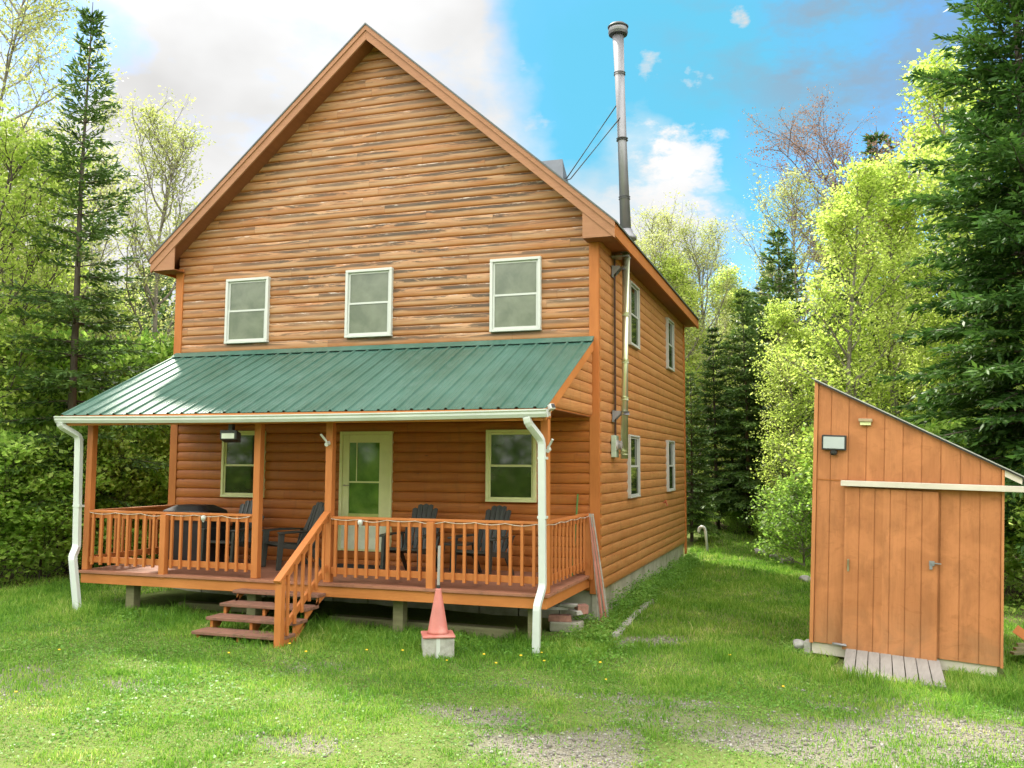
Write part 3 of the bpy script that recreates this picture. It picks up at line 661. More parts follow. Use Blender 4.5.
# ---- chimney
CY = .85
mb = MB(); mb.tube([(.20, CY, 2.33), (.245, CY, 5.47)], .058, 20); chim = mb.build('chimney', m_steel_l, house, smooth=True, label='slim steel flue with a wide upper pipe above the roof')
mb = MB(); mb.tube([(.245, CY, 5.74), (.14, CY, 8.95)], .088, 24); mb.build('flue_pipe', m_steel, chim, smooth=True)
for f in (.18, .47, .80):
    mb = MB(); p = Vector((.245, CY, 5.74)).lerp(Vector((.14, CY, 8.95)), f); mb.tube([p, p+Vector((0,0,.035))], .092, 24); mb.build('band', m_steel, chim)
for f in (.02, .28, .46, .69):
    mb = MB(); p = Vector((.20, CY, 2.33)).lerp(Vector((.245, CY, 5.47)), f); mb.tube([p, p+Vector((0,0,.05))], .064, 20); mb.build('band', m_steel_l, chim)
mb = MB(); mb.lathe([(.16, -.02), (.165, .02), (.105, .09), (.10, .14)], 24, (.247, CY, 5.70)); mb.build('storm_collar', m_steel, chim, smooth=True)
mb = MB(); mb.tube([(.245, CY, 5.47), (.247, CY, 5.72)], .085, 20); mb.build('roof_sleeve', m_steel, chim)
cz_ = (.14, CY, 8.95)
mb = MB(); mb.lathe([(.10, 0), (.145, .01), (.155, .05), (.12, .055)], 24, cz_); mb.lathe([(.115, .065), (.135, .065), (.135, .11), (.115, .11)], 24, cz_); mb.lathe([(.16, .125), (.165, .14), (.12, .18), (.03, .20)], 24, cz_)
mb.build('cap', plain('dark cap metal', (.10, .10, .10), .4, .8), chim)
mb = MB(); mb.lathe([(.14, .05), (.152, .09), (.14, .125)], 24, cz_); mb.build('cap_ring', m_steel, chim)
for z in (2.98, 5.20):
    mb = MB(); mb.prism([(.045, z+.07), (.16, z+.07), (.16, z+.03), (.045, z-.09)], 1, CY-.075, CY-.065); mb.prism([(.045, z+.07), (.16, z+.07), (.16, z+.03), (.045, z-.09)], 1, CY+.065, CY+.075)
    mb.box(.04, .05, CY-.09, CY+.09, z-.10, z+.08); mb.tube([(.225, CY, z+.01), (.225, CY, z+.06)], .066, 18); mb.build('wall_bracket', m_steel, chim)
mb = MB(); mb.box(.04, .30, CY-.1, CY+.1, 5.40, 5.425); mb.build('support_plate', m_steel, chim)
for a, b in (((.185, CY, 7.93), (-.74, 1.02, 6.80)), ((.18, CY-.06, 7.60), (-.60, .72, 6.68))):
    mb = MB(); e = Vector(b); mb.tube([a, e, e+Vector((-.14, .0, -.03))], .010, 6); mb.build('brace', m_black, chim)
# ---- meter and conduit
mb = MB(); mb.box(.03, .10, .70, .93, 2.35, 2.68); meter = mb.build('electric_meter', plain('grey green meter box', (.33, .42, .32), .5), house, bevel=.008)
mb = MB(); mb.tube([(.10, .815, 2.53), (.17, .815, 2.53)], [.085, .078], 20); mb.tube([(.17, .815, 2.53), (.19, .815, 2.53)], [.078, .05], 20); mb.build('meter_glass', plain('meter glass', (.42, .40, .38), .15, .2), meter, smooth=False)
mb = MB(); mb.tube([(.055, .90, 2.68), (.055, .90, 5.47)], .016, 8); mb.build('conduit', plain('brown conduit', (.06, .025, .015), .6), meter)
mb = MB(); mb.tube([(.04, 5.35, 1.50), (.10, 5.35, 1.50), (.12, 5.35, 1.44)], .014, 8); mb.tube([(.09, 5.29, 1.53), (.09, 5.41, 1.53)], .02, 8); mb.build('faucet', plain('red tap', (.40, .09, .04), .5), house)

# ------------------------------------------------------------------ things on and by the porch
def lamp(name, loc, label, cat='flood light'):
    t_ = thing(name, label, cat, loc)
    mb = MB(); mb.prism([(-.06, -.02), (.05, -.06), (.05, -.19), (-.06, -.15)], 0, -.13, .13); mb.build('lamp_housing', m_black, t_, bevel=.01)
    mb = MB(); n_ = Vector((0, -1, -.0)); mb.add([(-.10, -.0645, -.065), (.10, -.0645, -.065), (.10, -.0645, -.135), (-.10, -.0645, -.135)], [(0,3,2,1)]); mb.build('lens', plain('lamp lens', (.55, .58, .50), .3), t_)
    mb = MB(); mb.box(-.03, .03, -.02, .05, -.02, .09); mb.build('bracket', m_black, t_, bevel=.004)
    return t_
lamp('flood_light', (-4.52, -2.30, 2.70), 'black flood light hanging under the porch eave before the left window')
# little camera and hooks
t_ = thing('spot_camera', 'small white security camera at the right end of the porch gutter', 'camera', (-.04, -2.35, 2.87))
mb = MB(); mb.beam((0, 0, .03), (.06, -.04, .06), .07, .07); mb.build('camera_body', m_white, t_, bevel=.01); mb = MB(); mb.beam((.0605, -.0403, .0603), (.068, -.0453, .064), .045, .045); mb.build('lens', m_black, t_)
mb = MB(); mb.box(-.03, .01, -.01, .03, -.06, .02); mb.build('bracket', m_white, t_)
for (x, s_, lb) in ((-3.115, -1, 'white two prong bracket on the post beside the front door'), (-.10, 1, 'white angled bracket on the right corner post of the porch')):
    mb = MB(); mb.tube([(0, 0, 0), (0, -.06, 0), (s_*.07, -.10, .10)], .016, 8); mb.tube([(0, -.01, -.02), (0, -.07, -.035)], .028, 10)
    o = mb.build('hook_bracket', m_white); o.location = (x, -2.131, 2.52 if s_ < 0 else 2.44); tag(o, lb, 'bracket')
# rope light along the rail
def rope(pts, lb):
    P = []
    for a, b in zip(pts[:-1], pts[1:]):
        a = Vector(a); b = Vector(b); n = 8
        for i in range(n): f = i/n; P.append(a.lerp(b, f)+Vector((0, 0, -.022*math.sin(math.pi*f)*(1+.4*math.sin(a.x*9)))))
    P.append(Vector(pts[-1])); mb = MB(); mb.tube(P, .0042, 6); o = mb.build('rope_light', m_cable); o.data.transform(Matrix.Translation(-P[0])); o.location = P[0]; return tag(o, lb, 'rope light')
zr = ZD+.822
rope([(x, -2.148, zr) for x in np.arange(-6.98, -4.28, .45)]+[(-4.29, -2.148, zr)], 'white light cord looped along the left porch rail beside the steps')
rope([(x, -2.148, zr) for x in np.arange(-3.05, -.2, .40)]+[(-.105, -2.14, zr), (-.105, -1.6, zr), (-.105, -1.1, zr), (-.105, -.6, zr), (-.105, -.15, zr)], 'white light cord looped from the door side rail round the right corner')
for x, lb in ((-5.02, 'small white lamp clipped to the left porch rail before the grill'), (-2.62, 'small white lamp clipped to the porch rail before the front door')):
    t_ = thing('clip_lamp', lb, 'clip lamp', (x, -2.16, zr-.02)); mb = MB(); mb.lathe([(.012, -.05), (.03, -.045), (.034, .0), (.02, .02)], 12); mb.build('lamp_shade', m_white, t_, smooth=True)
    mb = MB(); mb.lathe([(.004, -.075), (.014, -.07), (.016, -.052), (.01, -.05)], 10); mb.build('bulb', m_panel, t_)

# adirondack chairs
def chair(label, loc, rz):
    t_ = thing('adirondack_chair', label, 'chair', loc, rz, 'dark resin chairs on the porch')
    # faces -y; seat
    for i in range(5):
        pass
    mb = MB(); seat = [( -.30, .36), (-.22, .375), (-.05, .34), (.12, .30), (.24, .27)]
    for k in range(8):
        f0, f1 = k/8, (k+.86)/8; ip = lambda f: (np.interp(f, np.linspace(0, 1, 5), [s_[0] for s_ in seat]), np.interp(f, np.linspace(0, 1, 5), [s_[1] for s_ in seat]))
        a, b = ip(f0), ip(f1); mb.add([(-.25, a[0], a[1]), (.25, a[0], a[1]), (.25, b[0], b[1]), (-.25, b[0], b[1]), (-.25, a[0], a[1]-.02), (.25, a[0], a[1]-.02), (.25, b[0], b[1]-.02), (-.25, b[0], b[1]-.02)],
                                      [(0,1,2,3),(7,6,5,4),(0,4,5,1),(1,5,6,2),(2,6,7,3),(3,7,4,0)])
    mb.build('seat', m_chair, t_, bevel=.003)
    back = None; mb = MB()
    for k in range(-3, 4):
        w = .066; topz = .96-.006*k*k-.0022*k**4; fan = k*.016
        x0 = k*.066; x1 = x0+fan; cy = .004*k*k
        mb.add([(x0-w*.42, .21-cy*1.5, .27), (x0+w*.42, .21-cy*1.5, .27), (x1+w*.60, .44-cy*1.5, topz-.012), (x1, .452-cy*1.5, topz), (x1-w*.60, .44-cy*1.5, topz-.02),
                (x0-w*.42, .23-cy*1.5, .265), (x0+w*.42, .23-cy*1.5, .265), (x1+w*.60, .46-cy*1.5, topz-.022), (x1, .472-cy*1.5, topz-.01), (x1-w*.60, .46-cy*1.5, topz-.03)],
               [(0,1,2,3,4),(9,8,7,6,5),(0,5,6,1),(1,6,7,2),(2,7,8,3),(3,8,9,4),(4,9,5,0)])
    mb.beam((-.24, .275, .40), (.24, .275, .40), .02, .06); mb.beam((-.25, .395, .72), (.25, .395, .72), .02, .06)
    mb.build('backrest', m_chair, t_, bevel=.003)
    for s_ in (-1, 1):
        mb = MB(); vs = [(s_*.24, -.34, .545), (s_*.37, -.34, .545), (s_*.37, -.05, .56), (s_*.32, .33, .55), (s_*.27, .33, .55), (s_*.26, -.05, .56)]
        mb.add(vs+[(v[0], v[1], v[2]-.025) for v in vs], [(0,1,2,3,4,5), (11,10,9,8,7,6)]+[(i, i+6, (i+1) % 6+6, (i+1) % 6) for i in range(6)]); mb.build('armrest', m_chair, t_, bevel=.006)
        mb = MB(); mb.prism([(-.36, 0), (-.29, 0), (-.24, .535), (-.33, .535)], 0, s_*.28-.022, s_*.28+.022); mb.build('leg', m_chair, t_, bevel=.008)
        mb = MB(); mb.prism([(.34, 0), (.41, 0), (.20, .33), (-.28, .38), (-.28, .31), (.14, .25)], 0, s_*.262-.012, s_*.262+.012); mb.build('leg', m_chair, t_, bevel=.006)
        mb = MB(); mb.beam((s_*.30, .29, .535), (s_*.265, .22, .29), .03, .05, (0, 1, 0)); mb.build('arm_support', m_chair, t_)
    return t_
c0 = chair('dark grey slatted chair beside the black grill on the left', (-5.52, -.80, ZD+.002), R_(-4))
def chair_at(lb, loc, rz): return dup(c0, loc, rz, label=lb)
chair_at('dark slatted chair turned sideways at the top of the steps', (-4.47, -.80, ZD+.002), R_(-34))
chair_at('dark slatted chair nearest the front door, behind the right rail', (-2.50, -.85, ZD+.002), R_(-2))
chair_at('dark slatted chair standing under the right porch window', (-1.42, -.85, ZD+.002), R_(-10))
# side table between the two
t_ = thing('side_table', 'low dark side table between the two chairs right of the door', 'table', (-1.88, -.62, ZD+.002))
mb = MB(); mb.box(-.2, .2, -.2, .2, .40, .43); mb.build('table_top', m_chair, t_, bevel=.008)
for a in (-1, 1):
    for b in (-1, 1): mb = MB(); mb.beam((a*.19, b*.19, 0), (a*.16, b*.16, .40), .035, .035, (0, 1, 0)); mb.build('leg', m_chair, t_)
# grill under cover
t_ = thing('grill', 'black gas grill in a black cover at the left end of the porch', 'grill', (-6.22, -.78, ZD+.002))
mb = MB(); vs = []
rings = [(0, .42, .27), (.25, .43, .28), (.62, .44, .29), (.72, .46, .31), (.80, .44, .29), (.865, .30, .20), (.885, .26, .16)]
n = 20
for z, a, b in rings:
    for k in range(n):
        th = 2*math.pi*k/n; c_, s_ = math.cos(th), math.sin(th); e = .35; w = 1+.015*math.sin(5*th+z*9)
        vs.append((a*w*math.copysign(abs(c_)**e, c_), b*w*math.copysign(abs(s_)**e, s_), z))
mb.add(vs, [(i*n+k, i*n+(k+1) % n, (i+1)*n+(k+1) % n, (i+1)*n+k) for i in range(len(rings)-1) for k in range(n)]+[tuple(range((len(rings)-1)*n, len(rings)*n))]); mb.build('cover', m_grill, t_, smooth=False, bevel=.01)
mb = MB(); mb.box(.46, .72, -.22, .2, .66, .69); mb.build('side_shelf', m_black, t_, bevel=.005)
mb = MB(); mb.tube([(-.2, -.345, .70), (.2, -.345, .70)], .012, 8); mb.tube([(-.2, -.345, .70), (-.2, -.29, .70)], .01, 6); mb.tube([(.2, -.345, .70), (.2, -.29, .70)], .01, 6); mb.build('handle', m_steel, t_)
# mat
mb = MB(); mb.box(-.38, .38, -.22, .22, 0, .012); o = mb.build('door_mat', m_rubber, bevel=.003); o.location = (-3.62, -.42, ZD+.002); tag(o, 'thin black mat on the deck before the front door', 'door mat')
# green stick leaning in the corner
mb = MB(); mb.tube([(0, 0, 0), (.02, .22, 1.12)], .014, 6); o = mb.build('garden_stake', plain('green stake', (.07, .16, .03), .5)); o.location = (-.30, -.30, ZD); tag(o, 'thin green stake leaning on the wall behind the porch corner rail', 'stake')
# bundle of laths leaning at the corner
t_ = thing('lath_bundle', 'bundle of faded red laths leaning against the porch corner', 'laths', (.16, -.32, .06))
for i in range(7):
    a = (i-3)*.016; mb = MB(); mb.beam((a*1.5+.012*math.sin(i*7), -.02*(i % 3), 0), (-.20+a*.5, .05-.012*(i % 2), 1.50-.05*(i % 3)), .018, .01, (0, 1, 0)); mb.build('lath', m_pink if i % 3 else m_conc_l, t_)
# cone on block
t_ = thing('concrete_block', 'pale square block in the grass under the faded cone', 'block', (-1.19, -2.93, .03), R_(28))
mb = MB(); mb.box(-.175, .175, -.165, .165, 0, .25); mb.build('block', m_conc_l, t_, bevel=.012)
mb = MB(); mb.box(-.03, .012, -.171, -.1652, .0, .25); mb.build('corner_strip', m_white, t_)
t_ = thing('traffic_cone', 'faded pink orange traffic cone standing on the pale block', 'traffic cone', (-1.19, -2.93, .283), R_(28))
mb = MB(); mb.box(-.185, .185, -.185, .185, 0, .03); mb.build('base', m_cone, t_, bevel=.012)
mb = MB(); mb.lathe([(.128, .03), (.115, .06), (.033, .52), (.030, .535), (.022, .535)], 24); mb.build('cone_body', m_cone, t_, smooth=True)
mb = MB(); mb.lathe([(.024, .53), (.022, .565), (.012, .57)], 12); mb.build('cone_tip', m_black, t_)
mb = MB(); mb.beam((0, 0, 0), (-.02, .06, .44), .03, .012, (0, 1, 0)); o = mb.build('grey_stick', m_grey_wood); o.location = (-1.19, -2.93, .855); tag(o, 'grey wooden stick standing up out of the cone tip', 'stick')
# timber under the deck, old wood and bricks under the corner
mb = MB(); mb.box(-1.35, 1.35, -.09, .09, 0, .15); o = mb.build('landscape_timber', m_timber, bevel=.02); o.location = (-2.0, -1.62, .04); o.rotation_euler = (0, 0, R_(-3)); tag(o, 'mossy long timber lying under the deck right of the steps', 'timber')
mb = MB(); mb.box(-.7, .7, -.09, .09, 0, .10); o = mb.build('landscape_timber', m_timber, bevel=.02); o.location = (-5.3, -1.3, .10); tag(o, 'short timber lying under the deck left of the steps', 'timber')
pile = [(-.34, -.80, 0, .30, .12, .09, 10, m_brick, 'dark red brick at the bottom of the pile under the deck corner'), (-.20, -.72, .09, .26, .13, .06, -24, m_conc_l, 'grey stone slab on the brick under the deck corner'),
        (-.38, -.82, .15, .30, .10, .05, 20, m_rock, 'flat rock near the top of the pile under the deck corner'), (-.22, -.80, .20, .22, .14, .04, -8, m_conc_l, 'thin pale slab topping the pile under the deck corner'), (-.08, -.66, .09, .16, .12, .13, 35, m_brick, 'reddish brick at the right of the pile under the deck corner')]
for x, y, z, a, b, c_, r, m_, lb in pile:
    mb = MB(); mb.box(-a/2, a/2, -b/2, b/2, 0, c_); 
    mb.v = [(v[0]*(1+.12*random.uniform(-1, 1)), v[1]*(1+.15*random.uniform(-1, 1)), v[2]*(1+.1*random.uniform(-1, 0))) for v in mb.v]
    o = mb.build('brick' if m_ is m_brick else 'stone_slab', m_, bevel=.008); o.location = (x, y, z+.16); o.rotation_euler = (0, 0, R_(r)); tag(o, lb, 'brick' if m_ is m_brick else 'stone slab', 'rubble piled under the deck corner')
mb = MB(); mb.box(-.2, .2, -.15, .15, 0, .13); o = mb.build('stone_slab', m_conc, bevel=.02); o.location = (-.26, -.75, .03); tag(o, 'broad footing slab beneath the rubble under the deck corner', 'stone slab', 'rubble piled under the deck corner')
# white candy cane vent pipe in the back yard
px_, py_, pz_ = .36, 9.9, float(gz(.36, 9.9))
pts = [(0, 0, -.05), (-.06, 0, .46)]+[(-.06-.09+.09*math.cos(a)-.02, 0, .46+.10*math.sin(a)) for a in np.linspace(0, math.pi, 8)][1:]
pts = [(0,0,-.05), (-.05,0,.44)] + [(-.05-.075*(1-math.cos(a)), 0, .44+.085*math.sin(a)) for a in np.linspace(.4, math.pi, 7)] + [(-.20, 0, .40)]
mb = MB(); mb.tube(pts, .036, 12); o = mb.build('vent_pipe', m_white, smooth=True); o.location = (px_, py_, pz_); o.scale = (1.05, 1, 1.15); tag(o, 'white hooked vent pipe standing in the lawn behind the cabin', 'pipe')

# rocks
def rock(loc, r, lb, sq=.7, seed=0, grp=None):
    rr = np.random.default_rng(seed); mb = MB(); n, m = 10, 6; vs = [(0, 0, -r*sq)]
    for i in range(1, m):
        ph = math.pi*i/m-math.pi/2
        for k in range(n): th = 2*math.pi*k/n; q_ = r*(1+.22*rr.normal()); vs.append((q_*math.cos(ph)*math.cos(th), q_*math.cos(ph)*math.sin(th), q_*sq*math.sin(ph)))
    vs.append((0, 0, r*sq)); fs = [(0, 1+(k+1) % n, 1+k) for k in range(n)]+[(1+i*n+k, 1+i*n+(k+1) % n, 1+(i+1)*n+(k+1) % n, 1+(i+1)*n+k) for i in range(m-2) for k in range(n)]+[(len(vs)-1, 1+(m-2)*n+k, 1+(m-2)*n+(k+1) % n) for k in range(n)]
    mb.add(vs, fs); o = mb.build('rock', m_rock, bevel=0, smooth=False); o.location = loc; s = o.modifiers.new('s', 'SUBSURF'); s.levels = s.render_levels = 1; return tag(o, lb, 'rock', grp)
rock((2.70, -.95, .09), .09, 'grey rock in the grass at the left corner of the shed', seed=1)
for i, (px, D_, r, lb) in enumerate(((757, 22, .16, 'low rock at the wood edge nearest the cabin'), (770, 21.4, .13, 'rounded rock in the grass left of the bush'), (783, 20.8, .17, 'pale rock under the bush beside the shed'), (801, 17.5, .12, 'pale rock close against the left side of the shed'))):
    x, y, z = at(px, D_); rock((x, y, z+.04), r, lb, seed=10+i)
mb = MB()
for i in range(6): mb.box(-.05-.004*(i % 2), .05, i*.52+.01, i*.52+.50, -.05, .022+.004*(i % 3))
o = mb.build('concrete_edging', m_conc_l, bevel=.006); o.location = (.47, -1.05, float(gz(.47, 0))+.01); o.rotation_euler = (0, 0, R_(2)); tag(o, 'narrow pale concrete edging half sunk in the grass beside the foundation', 'edging')
# dandelions
dl = [(-5.0,-4.6),(-3.3,-3.9),(-1.9,-3.3),(-.6,-3.0),(-.35,-3.3),(-.2,-2.9),(.1,-3.0),(-2.5,-3.6),(-.9,-3.35),(-1.5,-3.2),(-4.3,-6.3),(-4.0,-6.1),(.7,-2.9),(2.0,-2.2),(2.6,-3.1),(-2.9,-3.3),(.9,-3.5),(-.05,-2.6)]
m_dand = plain('dandelion yellow', (.80, .52, .02), .7)
f0 = None
for x, y in dl:
    if f0 is None:
        f0 = thing('dandelion', 'small yellow dandelion flower in the lawn grass', 'flower', (0, 0, 0), 0, 'dandelions in the lawn')
        mb = MB(); mb.lathe([(.004, .09), (.018, .095), (.021, .102), (.012, .110)], 10); mb.build('flower_head', m_dand, f0); mb = MB(); mb.tube([(0, 0, 0), (.003, 0, .092)], .0025, 5); mb.build('stem', L_weed, f0)
        f0.location = (x, y, float(gz(x, y))); f0.scale = (.7, .7, .7)
    else: dup(f0, (x, y, float(gz(x, y))), x*3, .55+.25*abs(math.sin(x*7)))

# ------------------------------------------------------------------ shed
shed = thing('shed', 'narrow orange board shed with slanted roof and sliding door', 'shed', SH)
shed.rotation_euler = (0, R_(2.5), SHA)
SW, HLF, HRT, SD = 2.04, 3.135, 2.165, 2.3
def board_panel(x0, x1, zfun0, zfun1, y0, th=.018, groove=.2, off=0, name='wall', parent=shed, mat=None):
    "boards with shallow grooves between them"
    mb = MB(); e = [x0]; x = math.floor((x0+off)/groove)*groove+groove-off
    while x < x1-.02:
        if x > x0+.02: e.append(x)
        x += groove
    e.append(x1)
    for a, b in zip(e[:-1], e[1:]):
        a2, b2 = a+.005, b-.005
        vs = [(a2, y0, zfun0(a2)), (b2, y0, zfun0(b2)), (b2, y0, zfun1(b2)), (a2, y0, zfun1(a2))]
        vs += [(p[0], y0+th, p[2]) for p in vs]; mb.add(vs, [(0,1,2,3), (7,6,5,4), (0,4,5,1), (1,5,6,2), (2,6,7,3), (3,7,4,0)])
    mb2 = MB()
    vs = [(x0, y0+.008, zfun0(x0)+.003), (x1, y0+.008, zfun0(x1)+.003), (x1, y0+.008, zfun1(x1)-.003), (x0, y0+.008, zfun1(x0)-.003)]; mb.add(vs, [(0,1,2,3)])
    return mb.build(name, mat or m_shed, parent)
top = lambda x: HLF-(HLF-HRT)*x/SW
mid = 1.93
board_panel(.045, SW-.03, lambda x: mid+.012, lambda x: top(x)-.02, 0)
board_panel(.045, SW-.03, lambda x: 0, lambda x: mid, .004)
for a, b, zt_ in ((0, .043, HLF-.01), (SW-.028, SW, HRT-.02)):
    mb = MB(); mb.box(a, b, -.022, .02, -.01, zt_); mb.build('corner_board', m_shedtrim, shed, bevel=.003)
mb = MB(); mb.box(.044, SW-.03, -.004, -.0005, mid, mid+.010); mb.build('drip_edge', m_trim, shed)
for x0, x1, xo, z1 in ((.03, .045, 0, HLF-.05), (SW-.02, SW-.005, 0, HRT-.03)):
    mb = MB(); mb.box(x0, x1, .021, SD, 0, z1); mb.build('wall', m_shed, shed)
mb = MB(); mb.box(.046, SW-.021, SD-.015, SD, 0, HRT-.03); mb.build('wall', m_shed, shed)
mb = MB(); dx = .17; 
def rt(x, o): return (x, top(x)+o)
mb.prism([rt(-.03, 0), rt(SW+.20, 0), rt(SW+.20, .012), rt(-.03, .012)], 1, -.055, SD+.08); sroof = mb.build('roof', plain('pale metal roof', (.42, .41, .40), .4, .3), shed)
mb = MB(); mb.prism([rt(-.0, -.022), rt(SW+.18, -.022), rt(SW+.18, -.001), rt(-.0, -.001)], 1, -.045, -.03); mb.build('rake_trim', plain('dark drip trim', (.03, .025, .025), .6), sroof)
mb = MB(); mb.prism([rt(SW+.002, -.09), rt(SW+.17, -.09), rt(SW+.17, -.002), rt(SW+.002, -.002)], 1, -.02, SD); mb.build('eave_soffit', m_grey_woodx, sroof)
# base skids
for x0, x1 in ((.02, .46), (.50, 1.98)):
    mb = MB(); mb.box(x0, x1, .03, .12, -.14, -.004); mb.build('skid', m_grey_woodx, shed, bevel=.006)
mb = MB(); mb.box(-.07, .01, .02, .2, -.16, -.012); mb.build('footing_block', m_conc_l, shed, bevel=.01)
# sliding door on its rail
dr = board_panel(.375, 1.385, lambda x: -.03, lambda x: 1.86, -.052, th=.026, groove=.168, off=-.375, name='sliding_door')
mb = MB(); mb.tube([(.43, -.062, .93), (.43, -.075, 1.01)], .008, 6); mb.box(.42, .44, -.062, -.046, .88, 1.02); o = mb.build('handle', m_brass, dr); o.location.y = -.008
mb = MB(); mb.box(1.295, 1.35, -.056, -.046, 1.03, 1.085); mb.box(1.345, 1.42, -.066, -.05, 1.055, 1.067); o = mb.build('latch', m_steel, dr); o.location.y = -.008
mb = MB(); mb.box(1.30, 1.33, -.078, -.057, .99, 1.03); mb.tube([(1.303, -.068, 1.03), (1.305, -.068, 1.055), (1.325, -.068, 1.055), (1.327, -.068, 1.03)], .004, 6); mb.build('padlock', m_steel, dr)
mb = MB(); mb.box(.27, .42, -.060, -.046, .01, .035); mb.tube([(.29, -.075, .022), (.43, -.075, .022)], .011, 6); o = mb.build('bolt', m_steel, dr); o.location.y = -.008
mb = MB(); mb.box(.375, SW+.33, -.11, -.03, 1.865, 1.93); o = mb.build('door_track', m_grey_woodx, shed, bevel=.004); o.rotation_euler = (0, R_(-1.2), 0)
mb = MB(); mb.box(.38, SW+.3, -.028, -.0045, 1.915, 1.929); mb.build('track_ledge', m_trim, shed)
# lights on the shed
t_ = thing('solar_light', 'grey solar panel light with black frame high on the shed front', 'solar light', (0,0,0))
def shed_world(x, y, z): return Matrix.Translation(SH) @ Matrix.Rotation(SHA, 4, 'Z') @ Matrix.Rotation(R_(2.5), 4, 'Y') @ Vector((x, y, z))
t_.location = shed_world(.24, -.001, 2.38); t_.rotation_euler = shed.rotation_euler
mb = MB(); mb.box(-.14, .14, -.05, -.015, -.09, .09); mb.build('frame', m_black, t_, bevel=.006)
mb = MB(); mb.box(-.120, .120, -.054, -.0505, -.070, .070); mb.build('panel', m_panel, t_)
mb = MB(); mb.lathe([(.03, -.15), (.042, -.13), (.042, -.10), (.03, -.095)], 14, (0, -.045, 0)); mb.box(-.02, .02, -.03, 0, -.12, -.05); mb.build('sensor', m_black, t_)
t_ = thing('wall_light', 'small tan box light near the slanted shed roof', 'wall light', shed_world(.59, -.001, 2.64)); t_.rotation_euler = shed.rotation_euler
mb = MB(); mb.box(-.075, .075, -.07, 0, -.0, .035); mb.build('lamp_housing', plain('tan metal', (.34, .26, .16), .5), t_, bevel=.004); mb = MB(); mb.box(-.06, .06, -.05, -.005, -.04, -.001); mb.build('lens', m_cream, t_)
# ramp
t_ = thing('ramp', 'grey weathered plank ramp leading up to the shed door', 'ramp', tuple(shed_world(.88, -.05, -.14)), SHA)
for i in range(8):
    x = -.50+i*.125; mb = MB(); sk = .0
    a = Vector((x+.10, .04, .135-.006*i)); b = Vector((x+.17+.04*(i/7), -.76, -.01-.002*i)); mb.beam(b, a, .118, .03); mb.build('plank', m_grey_wood, t_, bevel=.004)
# loose boards right of the shed
for i, (x, y, dx_, dz, lb) in enumerate(((5.05, -.9, .45, -.34, 'orange board leaning at the right side of the shed'),)):
    mb = MB(); mb.beam((0, 0, .36), (dx_, -.1, .36+dz), .10, .02, (0, -1, .2)); o = mb.build('loose_board', m_rail); o.location = (x, y, .05); tag(o, lb, 'board')
for i in range(3):
    mb = MB(); mb.beam((0, 0, 0), (1.0, .35-.15*i, .04), .10, .025); o = mb.build('loose_board', m_timber); o.location = (5.05+.05*i, -.65+.12*i, .09+.03*i); tag(o, ['lowest','middle','topmost'][i]+' dark plank in the pile right of the shed', 'board', 'planks piled beside the shed')

